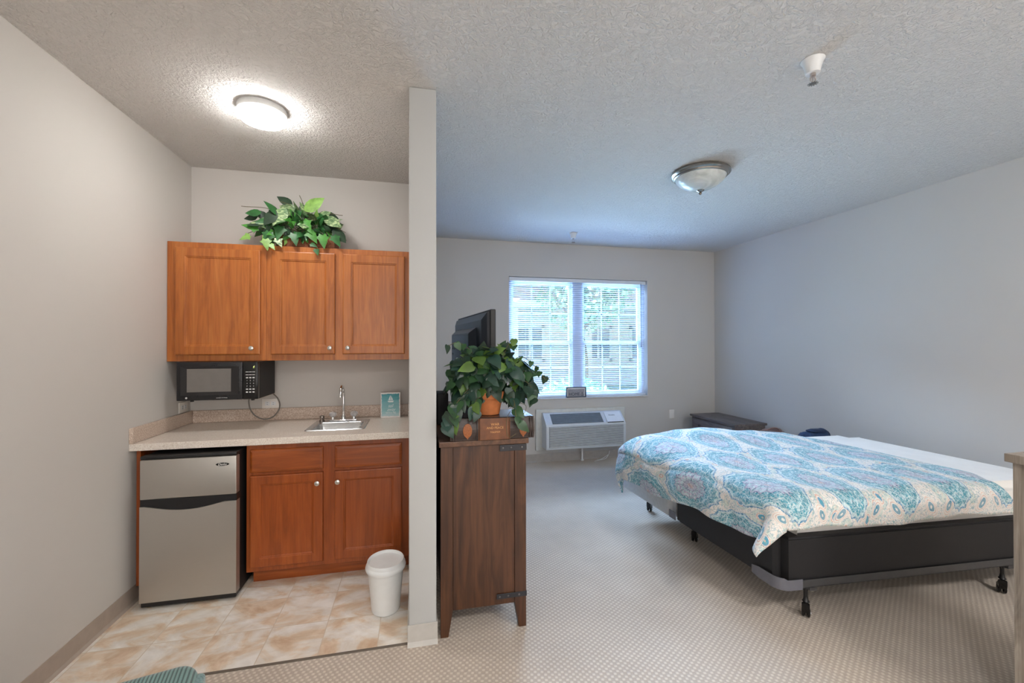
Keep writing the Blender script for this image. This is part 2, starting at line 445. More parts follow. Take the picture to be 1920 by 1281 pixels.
# ------------------------------------------------------------------ outside
g = BM(); box(g, -30, 34, YB + 0.3, 50, -0.45, -0.4)
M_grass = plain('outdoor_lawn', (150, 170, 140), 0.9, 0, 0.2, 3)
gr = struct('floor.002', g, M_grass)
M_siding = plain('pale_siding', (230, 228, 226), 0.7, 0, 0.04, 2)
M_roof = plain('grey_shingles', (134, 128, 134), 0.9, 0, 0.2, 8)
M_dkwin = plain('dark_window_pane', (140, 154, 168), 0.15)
hs = thing('house', (5.5, 19.0, -0.4), 'pale two storey house with dark windows seen beyond the blinds', 'building')
b = BM(); box(b, -4, 16, 18, 24, -0.4, 4.2); part('wall', b, M_siding, hs)
b = BM(); prism(b, [(17.2, 4.1), (24.8, 4.1), (21, 6.2)], 'x', -4.6, 16.6); part('roof', b, M_roof, hs)
for x in (-1.5, 1.5, 4.2, 7.4, 9.6, 12):
    b = BM(); box(b, x, x + 0.12, 17.93, 18.02, 0.7, 2.3); box(b, x + 1.2, x + 1.32, 17.93, 18.02, 0.7, 2.3); box(b, x, x + 1.32, 17.93, 18.02, 2.18, 2.3); box(b, x, x + 1.32, 17.93, 18.02, 0.7, 0.82); box(b, x + 0.6, x + 0.7, 17.93, 18.02, 0.8, 2.2)
    w = part('window', b, M_white, hs)
    b = BM(); box(b, x + 0.1, x + 1.22, 17.97, 18.01, 0.8, 2.2); part('pane', b, M_dkwin, w)
b = BM()
for x in (3.6, 6.7, 9.9): box(b, x, x + 0.35, 16.3, 16.65, -0.4, 2.9, 0.02)
box(b, 3.2, 10.8, 16.0, 18.0, 2.9, 3.2, 0.02); part('porch', b, M_siding, hs)

def leaf(bm, pos, tip, nrm, L, W, kind='heart', mi=0, droop=0.25, fold=0.15):
    """one leaf: pos = base, tip = direction, nrm = upper side"""
    y = Vector(tip).normalized(); x = y.cross(Vector(nrm)).normalized(); z = x.cross(y).normalized()
    if kind == 'heart': half = [(0, 0.0), (-0.09, 0.26), (0.06, 0.46), (0.26, 0.50), (0.5, 0.40), (0.74, 0.22), (0.9, 0.08), (1.0, 0)]
    elif kind == 'ivy': half = [(0, 0.0), (-0.12, 0.26), (0.06, 0.34), (0.14, 0.58), (0.34, 0.34), (0.50, 0.30), (0.74, 0.15), (1.0, 0)]
    else: half = [(0, 0.0), (0.08, 0.18), (0.25, 0.36), (0.45, 0.40), (0.65, 0.32), (0.83, 0.17), (0.93, 0.07), (1.0, 0)]
    def P(a, w, s):
        zz = -droop * a * a * L - fold * abs(w) * W * 1.0 + 0.0
        return pos + y * (a * L) + x * (s * w * W) + z * zz
    pos = Vector(pos)
    mids = [bm.verts.new(P(min(max(a, 0), 1.0), 0, 0)) for a, w in half[1:-1]]
    v0 = bm.verts.new(P(0, 0, 0)); v1 = bm.verts.new(P(1, 0, 0))
    for s in (1, -1):
        ed = [bm.verts.new(P(a, w, s)) for a, w in half[1:-1]]
        ch = [v0] + ed + [v1]; mc = [v0] + mids + [v1]
        for k in range(len(ch) - 1):
            q = [ch[k], ch[k + 1], mc[k + 1], mc[k]]
            u = []
            for w_ in q:
                if w_ not in u: u.append(w_)
            if len(u) < 3: continue
            if s < 0: u = u[::-1]
            f = bm.faces.new(u); f.material_index = mi; f.smooth = True

def rnd_dir(): 
    while True:
        v = Vector((random.uniform(-1, 1), random.uniform(-1, 1), random.uniform(-1, 1)))
        if 0.1 < v.length < 1: return v.normalized()

# tree and shrub outside
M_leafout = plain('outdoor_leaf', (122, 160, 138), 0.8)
M_bark = plain('tree_bark', (120, 104, 92), 0.9)
random.seed(3)
tr = thing('tree', (5.3, 13.0, -0.4), 'leafy green tree outside seen through the right half of the blinds', 'tree')
b = BM(); tube(b, spline([(5.3, 13, -0.4), (5.35, 13, 1.0), (5.2, 13.1, 2.4), (5.4, 13, 4.0)]), 0.14, 10, r2=0.05)
tube(b, spline([(5.3, 13, 1.4), (4.9, 12.9, 2.2), (4.3, 13, 3.0)]), 0.06, 8, r2=0.02); tube(b, spline([(5.25, 13, 1.9), (5.9, 13.1, 2.6), (6.3, 13, 3.3)]), 0.06, 8, r2=0.02)
part('trunk', b, M_bark, tr)
b = BM()
for k in range(1500):
    d = rnd_dir() * random.uniform(0.4, 1) ; p = Vector((5.35 + 1.7 * d.x, 13 + 1.3 * d.y, 3.3 + 1.5 * d.z))
    leaf(b, p, rnd_dir(), rnd_dir(), 0.17, 0.13, 'oval')
part('foliage', b, M_leafout, tr)
sh = thing('bush', (3.6, 9.5, -0.4), 'low green bush outside at the foot of the window view', 'bush')
b = BM()
for k in range(900):
    d = rnd_dir() * random.uniform(0.4, 1); p = Vector((3.7 + 1.0 * d.x, 9.5 + 0.6 * d.y, 0.15 + 0.52 * abs(d.z)))
    leaf(b, p, rnd_dir(), rnd_dir(), 0.12, 0.09, 'oval')
part('foliage', b, M_leafout, sh)
b = BM()
for k in range(9): tube(b, [(3.7 + 0.05 * k - 0.2, 9.5, -0.4), (3.7 + 0.16 * (k - 4), 9.5 + 0.1 * math.sin(k), 0.3)], 0.015, 6)
part('stem', b, M_bark, sh)

# ------------------------------------------------------------------ cabinets
def shaker(bm, x0, x1, z0, z1, yf, th=0.02, rail=0.055, depth=0.007):
    """door whose front face sits at y=yf, facing -y, with a routed recessed panel"""
    t = bmesh.new()
    def ring(i, y): return [t.verts.new(c) for c in ((x0 + i, y, z0 + i), (x1 - i, y, z0 + i), (x1 - i, y, z1 - i), (x0 + i, y, z1 - i))]
    e = 0.004
    rs = [ring(0, yf + th), ring(0, yf + 0.006), ring(0.002, yf + 0.002), ring(0.007, yf), ring(rail, yf), ring(rail + 0.004, yf + 0.0035), ring(rail + 0.008, yf + 0.004), ring(rail + 0.013, yf + depth + 0.002), ring(rail + 0.018, yf + depth + 0.002)]
    for a, c in zip(rs, rs[1:]):
        for k in range(4): t.faces.new((a[k], a[(k + 1) % 4], c[(k + 1) % 4], c[k]))
    t.faces.new(rs[-1]); t.faces.new(rs[0][::-1])
    bmesh.ops.recalc_face_normals(t, faces=t.faces); _merge(bm, t, 0)
def slab(bm, x0, x1, z0, z1, yf, th=0.02):
    t = bmesh.new()
    def ring(i, y): return [t.verts.new(c) for c in ((x0 + i, y, z0 + i), (x1 - i, y, z0 + i), (x1 - i, y, z1 - i), (x0 + i, y, z1 - i))]
    rs = [ring(0, yf + th), ring(0, yf + 0.008), ring(0.003, yf + 0.005), ring(0.012, yf + 0.001), ring(0.016, yf)]
    for a, c in zip(rs, rs[1:]):
        for k in range(4): t.faces.new((a[k], a[(k + 1) % 4], c[(k + 1) % 4], c[k]))
    t.faces.new(rs[-1]); t.faces.new(rs[0][::-1])
    bmesh.ops.recalc_face_normals(t, faces=t.faces); _merge(bm, t, 0)
def knob(parent, x, z, yf):
    b = BM(); Mx = Matrix.Translation((x, yf, z)) @ Matrix.Rotation(R(90), 4, 'X')
    lathe(b, [(0.009, 0.0), (0.008, 0.003), (0.0055, 0.006), (0.006, 0.012), (0.013, 0.016), (0.0155, 0.021), (0.0145, 0.026), (0.009, 0.029), (0, 0.030)], (0, 0, 0), 20, M=Mx)
    return part('knob', b, M_knob, parent, smooth=True, label='round satin metal knob')

UZ0, UZ1, UYF = 1.362, 2.140, 3.172
def wall_cabinet(x0, x1, doors, label):
    c = thing('wall_cabinet', ((x0 + x1) / 2, (UYF + YK) / 2, UZ0), label, 'cabinet', 'upper kitchen cabinets')
    b = BM(); box(b, x0, x1, UYF, YK - 0.001, UZ0, UZ1, 0.002); part('body', b, M_oak, c)
    for (a, d, kx) in doors:
        b = BM(); shaker(b, a, d, 1.404, 2.102, UYF - 0.0215); dr = part('door', b, M_oak, c)
        knob(dr, kx, 1.447, UYF - 0.0215)
    return c
wall_cabinet(XL + 0.002, -0.980, [(-1.508, -1.012, -1.058)], 'honey oak wall cabinet with one wide door above the microwave')
wall_cabinet(-0.979, PX0 - 0.003, [(-0.947, -0.544, -0.573), (-0.493, -0.075, -0.457)], 'honey oak wall cabinet with two doors beside the white partition, plant on top')

bc = thing('base_cabinet', (-0.51, 3.15, 0.0), 'oak base cabinet with two drawers over two doors under the sink', 'cabinet')
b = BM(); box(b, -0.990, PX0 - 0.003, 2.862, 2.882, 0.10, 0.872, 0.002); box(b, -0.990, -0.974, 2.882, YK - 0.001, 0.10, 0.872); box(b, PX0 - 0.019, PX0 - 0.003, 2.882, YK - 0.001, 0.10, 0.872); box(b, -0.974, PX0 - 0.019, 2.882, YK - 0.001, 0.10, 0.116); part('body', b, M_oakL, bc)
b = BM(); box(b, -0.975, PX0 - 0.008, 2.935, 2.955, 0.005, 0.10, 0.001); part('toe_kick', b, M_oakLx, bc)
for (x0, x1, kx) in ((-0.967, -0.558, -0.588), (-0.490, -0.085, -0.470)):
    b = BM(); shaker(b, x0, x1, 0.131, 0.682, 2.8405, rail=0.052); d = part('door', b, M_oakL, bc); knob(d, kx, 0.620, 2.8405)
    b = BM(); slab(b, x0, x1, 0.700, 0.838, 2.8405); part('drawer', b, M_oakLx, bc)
b = BM(); prism(b, [(2.845, 0.10), (2.93, 0.10), (2.93, 0.0045), (YK - 0.01, 0.0045), (YK - 0.01, 0.872), (2.845, 0.872)], 'x', XL + 0.0165, XL + 0.036)
single('side_panel', b, M_oakL, 'narrow oak end panel between the fridge and the left wall', 'cabinet panel')

ct = thing('countertop', (-0.8, 3.13, 0.873), 'speckled beige laminate countertop over the fridge and base cabinet', 'countertop')
# worktop with a hole for the sink
SX0, SX1, SY0, SY1 = -0.695, -0.330, 2.965, 3.335
b = BM(); z0, z1 = 0.874, 0.914; xa, xb = XL + 0.001, PX0 - 0.001; ya, yb2 = 2.802, YK - 0.001
i = 0.02
box(b, xa, SX0 + i, ya, yb2, z0, z1, 0.003); box(b, SX1 - i, xb, ya, yb2, z0, z1, 0.003)
box(b, SX0 + i - 0.001, SX1 - i + 0.001, ya, SY0 + i, z0, z1, 0.003); box(b, SX0 + i - 0.001, SX1 - i + 0.001, SY1 - i, yb2, z0, z1, 0.003)
part('worktop', b, M_lam, ct)
b = BM(); box(b, xa + 0.021, xb, YK - 0.021, YK - 0.001, 0.9145, 1.002, 0.003); part('backsplash', b, M_splash, ct)
b = BM(); box(b, xa, xa + 0.02, ya, YK - 0.001, 0.9145, 1.002, 0.003); part('side_splash', b, M_splash, ct)

# sink
b = BM()
t = bmesh.new()
def rr(x0, x1, y0, y1, r, z, n=6):
    pts = []
    for (cx, cy, a0) in ((x1 - r, y1 - r, 0), (x0 + r, y1 - r, 90), (x0 + r, y0 + r, 180), (x1 - r, y0 + r, 270)):
        for k in range(n + 1):
            a = R(a0 + 90 * k / n); pts.append(t.verts.new((cx + r * math.cos(a), cy + r * math.sin(a), z)))
    return pts
rings = [rr(SX0 - 0.004, SX1 + 0.004, SY0 - 0.004, SY1 + 0.004, 0.02, 0.9145), rr(SX0, SX1, SY0, SY1, 0.02, 0.919), rr(SX0 + 0.008, SX1 - 0.008, SY0 + 0.008, SY1 - 0.008, 0.02, 0.918),
         rr(SX0 + 0.028, SX1 - 0.028, SY0 + 0.028, SY1 - 0.085, 0.03, 0.917), rr(SX0 + 0.034, SX1 - 0.034, SY0 + 0.034, SY1 - 0.091, 0.03, 0.909),
         rr(SX0 + 0.045, SX1 - 0.045, SY0 + 0.045, SY1 - 0.10, 0.04, 0.80), rr(SX0 + 0.075, SX1 - 0.075, SY0 + 0.075, SY1 - 0.13, 0.03, 0.785), rr(SX0 + 0.15, SX1 - 0.15, SY0 + 0.12, SY1 - 0.17, 0.03, 0.782)]
for A, B2 in zip(rings, rings[1:]):
    for k in range(len(A)): t.faces.new((A[k], A[(k + 1) % len(A)], B2[(k + 1) % len(A)], B2[k]))
t.faces.new(rings[-1]); bmesh.ops.recalc_face_normals(t, faces=t.faces)
for f in t.faces: f.normal_flip()
_merge(b, t, 0)
sk = thing('sink', (-0.512, 3.15, 0.782), 'small stainless drop-in sink set in the beige countertop', 'sink')
part('basin', b, M_sink, sk, smooth=35)
b = BM(); lathe(b, [(0.0, 0.0), (0.03, 0.0), (0.033, 0.002), (0.035, 0.0005)], (-0.512, 3.1, 0.7835), 24); part('drain', b, M_chrome, sk, smooth=True)
# faucet
fx, fy, fz = -0.508, 3.292, 0.9185
fa = thing('faucet', (fx, fy, fz), 'chrome gooseneck faucet with two clear knob handles behind the sink', 'faucet')
b = BM(); box(b, fx - 0.095, fx + 0.095, fy - 0.024, fy + 0.024, fz, fz + 0.014, 0.01, 3); part('base', b, M_chrome, fa, smooth=True)
b = BM(); lathe(b, [(0.018, 0.012), (0.016, 0.03), (0.010, 0.04), (0.009, 0.05)], (fx, fy, fz), 20)
tube(b, spline([(fx, fy, fz + 0.03), (fx, fy, fz + 0.12), (fx, fy, fz + 0.20), (fx, fy - 0.025, fz + 0.245), (fx, fy - 0.07, fz + 0.258), (fx, fy - 0.112, fz + 0.24), (fx, fy - 0.128, fz + 0.195)], 8), 0.0085, 14)
lathe(b, [(0.0, -0.012), (0.0095, -0.012), (0.0105, 0.0), (0.009, 0.004)], (fx, fy - 0.128, fz + 0.195), 16)
part('spout', b, M_chrome, fa, smooth=50)
def t_acryl():
    t = NT('clear_acrylic'); t.color(t.ramp(t.noise(t.mapping(), 60, 2), [(0.3, (0.75, 0.75, 0.77, 1)), (0.7, (0.95, 0.95, 0.96, 1))]))
    t.set(rough=0.08); t.b.inputs['Transmission Weight'].default_value = 0.7; return t.m
M_acryl = t_acryl()
for s in (-1, 1):
    b = BM(); c = (fx + s * 0.072, fy, fz + 0.012)
    lathe(b, [(0.014, 0.0), (0.012, 0.012), (0.010, 0.018), (0.0, 0.018)], c, 16)
    hd = part('handle', b, M_chrome, fa, smooth=True)
    b = BM(); lathe(b, [(0.0, 0.018), (0.014, 0.019), (0.024, 0.028), (0.026, 0.04), (0.021, 0.052), (0.008, 0.056), (0, 0.056)], c, 8)
    part('grip', b, M_acryl, hd, label='clear faceted acrylic grip')
b = BM(); lathe(b, [(0.0, 0), (0.019, 0), (0.019, 0.008), (0.016, 0.01), (0.016, 0.026), (0.018, 0.028), (0.017, 0.037), (0.010, 0.041), (0, 0.041)], (-0.655, 3.305, 0.9188), 20)
single('sink_stopper', b, plain('dark_chrome', (150, 140, 132), 0.2, 0.9), 'small dark chrome cap standing on the sink rim left of faucet', 'sink cap', smooth=40)

# ------------------------------------------------------------------ microwave
mx0, mx1, my0, my1, mz0, mz1 = -1.453, -0.992, 3.052, 3.40, 1.119, 1.3610
mw = thing('microwave', ((mx0 + mx1) / 2, 3.2, mz0), 'black microwave mounted under the upper cabinet over the counter', 'microwave')
b = BM(); box(b, mx0 + 0.002, mx1, my0 + 0.03, my1, mz0, mz1, 0.004, 2); part('body', b, M_blackm, mw)
b = BM(); px = -1.083
box(b, mx0, px, my0 + 0.006, my0 + 0.032, mz0, mz1, 0.005, 3)
mdoor = part('door', b, plain('door_black', (30, 30, 33), 0.25), mw, smooth=40)
b = BM()   # sloped recess surround
wx0, wx1, wz0, wz1 = -1.395, -1.148, 1.172, 1.318
ring0 = [(mx0 + 0.024, 0.0045, mz0 + 0.032), (px - 0.02, 0.0045, mz0 + 0.032), (px - 0.02, 0.0045, mz1 - 0.028), (mx0 + 0.024, 0.0045, mz1 - 0.028)]
ring1 = [(wx0, 0.0058, wz0), (wx1, 0.0058, wz0), (wx1, 0.0058, wz1), (wx0, 0.0058, wz1)]
t = bmesh.new(); A = [t.verts.new((p[0], my0 + p[1] - 0.002, p[2])) for p in ring0]; B2 = [t.verts.new((p[0], my0 + p[1] - 0.0005, p[2])) for p in ring1]
for k in range(4): t.faces.new((A[k], A[(k + 1) % 4], B2[(k + 1) % 4], B2[k]))
bmesh.ops.recalc_face_normals(t, faces=t.faces); _merge(b, t, 0)
part('window_surround', b, plain('surround_black', (24, 22, 24), 0.45), mdoor)
b = BM(); box(b, wx0, wx1, my0 + 0.0045, my0 + 0.0075, wz0, wz1, 0.0005)
part('window', b, plain('mesh_window_grey', (112, 108, 104), 0.35), mdoor, label='grey meshed window')
b = BM(); add_bm(b, text_bm('turntable microwave', 0.010, (-1.20, my0 + 0.0045, mz0 + 0.014), sx=0.75)); part('lettering', b, plain('silver_print', (190, 190, 190), 0.4), mdoor)
b = BM(); lathe(b, [(0, 0), (0.006, 0), (0.006, 0.001), (0, 0.001)], (0, 0, 0), 16, M=Matrix.Translation((mx0 + 0.055, my0 + 0.0062, mz0 + 0.017)) @ Matrix.Rotation(R(90), 4, 'X'))
part('emblem', b, bpy.data.materials['silver_print'], mdoor)
b = BM(); box(b, px + 0.002, mx1, my0 + 0.004, my0 + 0.032, mz0, mz1, 0.005, 3); mp = part('control_panel', b, M_black_gloss, mw, smooth=40)
b = BM(); pc0, pc1 = px + 0.018, mx1 - 0.016
for r_ in range(8):
    for c_ in range(3):
        x = pc0 + (pc1 - pc0) * (c_ + 0.5) / 3; z = mz1 - 0.066 - r_ * 0.0185
        if r_ < 2: box(b, x - 0.008, x + 0.008, my0 + 0.0028, my0 + 0.0045, z - 0.0018, z + 0.0018)
        elif r_ == 2 or r_ > 5: box(b, x - 0.006, x + 0.006, my0 + 0.0028, my0 + 0.0045, z - 0.0038, z + 0.0038)
for r_ in range(3):
    for c_ in range(3):
        x = pc0 + (pc1 - pc0) * (c_ + 0.5) / 3; z = mz1 - 0.066 - (r_ + 3) * 0.0185
        add_bm(b, text_bm(str(r_ * 3 + c_ + 1), 0.011, (x, my0 + 0.0035, z)))
part('keypad', b, plain('keypad_print', (206, 206, 204), 0.5), mp)
b = BM(); add_bm(b, text_bm('6', 0.02, (pc0 + 0.048, my0 + 0.0034, mz1 - 0.036), shear=0.15, offset=0.0006))
part('display', b, emis('display_digits', lin((200, 220, 60)), 1.2), mp, label='lit yellow-green digit')
b = BM(); box(b, mx0 + 0.004, mx1 - 0.003, my0 + 0.034, my1 - 0.002, mz0 - 0.0025, mz0 + 0.001, 0.001)
ud = part('underside', b, M_tan, mw, label='tan bottom plate')
for xx in (-1.39, -1.04):
    b = BM(); lathe(b, [(0, -0.011), (0.010, -0.011), (0.012, 0), (0, 0)], (xx, my0 + 0.06, mz0 - 0.002), 14); part('foot', b, M_blackp, mw)
# power cord loop to the outlet
b = BM(); cx = -1.055
pts = [(-1.085, 3.30, 1.118)]
for k in range(13):
    a = R(150 + 245 * k / 12); pts.append((cx + 0.075 * math.cos(a), 3.38 + 0.03 * math.sin(R(k * 15)), 1.035 + 0.088 * math.sin(a)))
pts += [(-1.02, 3.452, 1.075)]
pts = [(-1.128, 3.32, 1.112), (-1.142, 3.34, 1.07), (-1.138, 3.36, 1.01), (-1.11, 3.38, 0.96), (-1.06, 3.39, 0.935), (-1.01, 3.40, 0.945), (-0.975, 3.41, 0.985), (-0.968, 3.43, 1.03), (-0.985, 3.44, 1.075), (-1.00, 3.40, 1.112)]
tube(b, spline(pts, 6), 0.0045, 8)
single('power_cord', b, plain('grey_cord', (120, 116, 110), 0.5), 'grey power cord looping down below the microwave', 'cord', smooth=True)

# ------------------------------------------------------------------ outlets
def outlet(loc, face, horizontal, label, kind='outlet', w=0.115, h=0.072):
    """face: 'y' plate facing -y, 'x+' facing +x, 'x-' facing -x"""
    o = thing('wall_outlet' if kind == 'outlet' else 'wall_plate', loc, label, 'outlet' if kind == 'outlet' else 'wall plate', 'white outlets around the kitchenette' if kind == 'outlet' else None)
    L = Vector(loc); Rm = {'y': Matrix.Identity(4), 'x+': Matrix.Rotation(R(90), 4, 'Z'), 'x-': Matrix.Rotation(R(-90), 4, 'Z')}[face]
    M = Matrix.Translation(L) @ Rm
    b = BM(); box(b, -w / 2, w / 2, -0.007, -0.0005, -h / 2, h / 2, 0.003, 2, M=M); part('cover_plate', b, M_white2, o, smooth=30)
    if kind == 'outlet':
        for s in (-1, 1):
            b = BM(); ox = s * 0.020 if horizontal else 0; oz = 0 if horizontal else s * 0.020
            box(b, ox - 0.016, ox + 0.016, -0.0088, -0.006, oz - 0.0145, oz + 0.0145, 0.002, 2, M=M)
            f = part('socket', b, M_white, o)
            b = BM()
            for q in (-0.006, 0.006):
                if horizontal: box(b, ox - 0.0045, ox + 0.0045, -0.0095, -0.0085, q - 0.001, q + 0.001, M=M)
                else: box(b, q - 0.001, q + 0.001, -0.0095, -0.0085, oz - 0.002, oz + 0.007, M=M)
            part('slot', b, M_blackm, f)
    return o
outlet((-1.043, YK, 1.036), 'y', True, 'white horizontal outlet on the kitchen back wall right of the microwave cord')
outlet((XL, 3.372, 1.040), 'x+', True, 'white horizontal outlet on the left wall in the corner below the microwave')
outlet((3.366, YB, 0.530), 'y', False, 'blank white wall plate on the bedroom back wall right of the air unit', 'plate', 0.075, 0.118)
outlet((PX0, 2.62, 1.08), 'x-', False, 'white outlet seen edge-on on the kitchen side of the partition', 'outlet', 0.072, 0.115)

# ------------------------------------------------------------------ sailboat sign on the counter
def t_boat():
    t = NT('teal_watercolour'); v = t.mapping(scale=(3, 3, 28)); n = t.noise(v, 2.2, 4, 0.6)
    s = t.xyz(t.tc('Object')); z = t.math('MULTIPLY', s[2], 5.2)
    f = t.math('ADD', t.math('MULTIPLY', z, 0.75), t.math('MULTIPLY', n, 0.5))
    t.color(t.ramp(f, [(0.2, lin((208, 222, 226))), (0.45, lin((150, 196, 200))), (0.75, lin((124, 184, 192))), (0.98, lin((60, 150, 160)))])); t.set(rough=0.7); return t.m
sgx0, sgx1, sgy, sgz = -0.256, -0.112, 3.372, 0.9148
sg = thing('sailboat_sign', ((sgx0 + sgx1) / 2, 3.39, sgz), 'small teal and white sailboat sign standing on the counter beside the partition', 'sign')
b = BM(); box(b, sgx0, sgx1, sgy, sgy + 0.03, sgz, sgz + 0.192, 0.001); part('block', b, [wood('brown_block', (110, 76, 54), (128, 92, 68), (144, 108, 84), 'z')], sg)
b = BM(); box(b, sgx0, sgx1, sgy - 0.0015, sgy - 0.0002, sgz, sgz + 0.192); part('border', b, plain('sign_white', (232, 228, 226), 0.6), sg)
b = BM(); t = bmesh.new(); random.seed(5); N = 60; ed = []
for k in range(N):
    q = 4 * k / N; s_ = int(q); f_ = q - s_; jj = random.uniform(-0.0022, 0.0022); X0, X1, Z0, Z1 = sgx0 + 0.008, sgx1 - 0.008, sgz + 0.012, sgz + 0.180
    p = [(X0 + f_ * (X1 - X0), Z0 + jj), (X1 + jj, Z0 + f_ * (Z1 - Z0)), (X1 - f_ * (X1 - X0), Z1 + jj), (X0 + jj, Z1 - f_ * (Z1 - Z0))][s_]
    ed.append(p)
prism(b, ed, 'y', sgy - 0.0022, sgy - 0.0016); part('painted_panel', b, t_boat(), sg); t.free()
b = BM(); cx = (sgx0 + sgx1) / 2 + 0.002; cz = sgz + 0.128
def tri(bm, pts): prism(bm, pts, 'y', sgy - 0.003, sgy - 0.0023)
tri(b, [(cx - 0.003, cz + 0.044), (cx - 0.001, cz + 0.004), (cx - 0.019, cz + 0.004)])
tri(b, [(cx + 0.003, cz + 0.040), (cx + 0.016, cz + 0.006), (cx + 0.002, cz + 0.004)])
tri(b, [(cx - 0.024, cz), (cx - 0.016, cz - 0.011), (cx + 0.016, cz - 0.011), (cx + 0.023, cz + 0.001)])
add_bm(b, text_bm('sail', 0.036, (cx - 0.002, sgy - 0.0026, sgz + 0.090), shear=0.35, sx=0.8)); add_bm(b, text_bm('away', 0.034, (cx + 0.002, sgy - 0.0026, sgz + 0.062), shear=0.35, sx=0.85))
add_bm(b, text_bm('WITH ME', 0.020, (cx, sgy - 0.0026, sgz + 0.036), sx=0.9))
part('lettering', b, plain('sign_print', (236, 240, 240), 0.6), sg)

# ------------------------------------------------------------------ mini fridge
fx0, fx1, fyf = -1.482, -1.004, 2.752
fg = thing('mini_fridge', (-1.243, 3.02, 0.005), 'stainless two door mini fridge standing under the left end of the counter', 'refrigerator')
b = BM(); box(b, fx0 + 0.006, fx1 - 0.004, fyf + 0.055, 3.36, 0.018, 0.850, 0.004); part('body', b, M_blackm, fg)
b = BM(); box(b, fx0, fx1, fyf, fyf + 0.05, 0.612, 0.832, 0.006, 3); fd = part('freezer_door', b, M_steel, fg, smooth=40)
b = BM(); box(b, fx0, fx1, fyf + 0.002, fyf + 0.052, 0.833, 0.853, 0.006, 3); part('top_trim', b, M_blackp, fg, smooth=40)
# lower door with a scooped top edge, and the black handle band above
n = 24; poly = []
for k in range(n + 1):
    x = fx0 + (fx1 - fx0) * k / n; q = (x - (fx0 + fx1) / 2 + 0.02) / 0.2
    z = 0.574 - 0.030 * max(0, 1 - q * q) ** 1.3
    poly.append((x, z))
b = BM(); prism(b, poly + [(fx1, 0.045), (fx0, 0.045)], 'y', fyf, fyf + 0.05, 0.0); fl = part('fridge_door', b, M_steel, fg)
b = BM(); prism(b, [(x, z + 0.0008) for x, z in poly] + [(fx1, 0.611), (fx0, 0.611)], 'y', fyf + 0.006, fyf + 0.05); part('door_handle', b, M_blackp, fg, label='black recessed handle band between the doors')
b = BM(); box(b, fx0 + 0.004, fx1 - 0.004, fyf + 0.008, fyf + 0.06, 0.018, 0.044, 0.003); part('base_trim', b, M_blackp, fg)
for (x, y) in ((fx0 + 0.04, fyf + 0.09), (fx1 - 0.04, fyf + 0.09), (fx0 + 0.04, 3.3), (fx1 - 0.04, 3.3)):
    b = BM(); lathe(b, [(0, 0), (0.018, 0), (0.018, 0.014), (0, 0.014)], (x, y, 0.0045), 14); part('foot', b, M_blackp, fg)
b = BM(); Mx = Matrix.Translation((-1.075, fyf - 0.0008, 0.787)) @ Matrix.Rotation(R(90), 4, 'X')
lathe(b, [(0, -0.0006), (0.034, -0.0006), (0.034, 0.0012), (0, 0.0012)], (0, 0, 0), 32, sy=0.27, M=Mx); bd = part('badge', b, M_black_gloss, fd)
b = BM(); add_bm(b, text_bm('Danby', 0.017, (-1.075, fyf - 0.0024, 0.787), sx=1.0, shear=0.2, offset=0.0003)); part('lettering', b, plain('badge_print', (210, 208, 204), 0.4), fd)

# ------------------------------------------------------------------ trash bin
bx, by, bz = -0.160, 2.480, 0.0045
tb = thing('trash_can', (bx, by, bz), 'small white plastic trash can on the tile floor beside the partition', 'trash can')
b = BM(); lathe(b, [(0, 0), (0.070, 0), (0.076, 0.004), (0.078, 0.012), (0.098, 0.235), (0.094, 0.235), (0.070, 0.01), (0, 0.01)], (bx, by, bz), 48, sx=0.98, sy=1.1); part('body', b, M_bin, tb, smooth=50)
b = BM(); lathe(b, [(0.098, 0.226), (0.107, 0.228), (0.111, 0.238), (0.108, 0.250), (0.101, 0.256), (0.101, 0.270), (0.098, 0.275), (0.093, 0.274), (0.088, 0.262), (0.07, 0.262), (0, 0.265)], (bx, by, bz), 48, sx=0.98, sy=1.1); part('lid', b, M_bin, tb, smooth=50)

# ------------------------------------------------------------------ ceiling fixtures
def fixture_light(name, loc, label):
    o = thing(name, loc, label, 'ceiling light'); return o
lk = fixture_light('ceiling_light', (-0.805, 2.535, H), 'small lit white flush ceiling light above the kitchenette')
b = BM(); lathe(b, [(0, -0.001), (0.118, -0.001), (0.120, -0.006), (0.120, -0.032), (0.116, -0.036), (0.110, -0.036), (0, -0.03)], (-0.805, 2.535, H), 48); part('rim', b, plain('white_enamel', (214, 214, 212), 0.4), lk, smooth=40)
b = BM(); lathe(b, [(0.114, -0.0365), (0.113, -0.055), (0.104, -0.068), (0.08, -0.075), (0.04, -0.079), (0, -0.080)], (-0.805, 2.535, H), 48)
part('diffuser', b, emis('lit_diffuser', (1.0, 0.975, 0.95, 1), 35.0), lk, smooth=True, label='glowing white diffuser')
lb = fixture_light('ceiling_light', (2.05, 2.76, H), 'unlit bowl ceiling light with nickel ring above the bed')
c = (2.05, 2.76, H)
b = BM(); lathe(b, [(0, -0.001), (0.188, -0.001), (0.197, -0.006), (0.205, -0.016), (0.205, -0.026), (0.196, -0.034), (0.190, -0.036), (0.186, -0.044), (0.178, -0.048), (0.172, -0.046)], c, 64); part('ring', b, M_nickel, lb, smooth=35, label='brushed nickel ring')
def t_alab():
    t = NT('alabaster_glass'); n = t.noise(t.mapping(), 9, 4, 0.6, 1.0)
    t.color(t.ramp(n, [(0.35, lin((196, 202, 200))), (0.65, lin((226, 230, 228)))])); t.set(rough=0.25); t.b.inputs['Subsurface Weight'].default_value = 0.2; return t.m
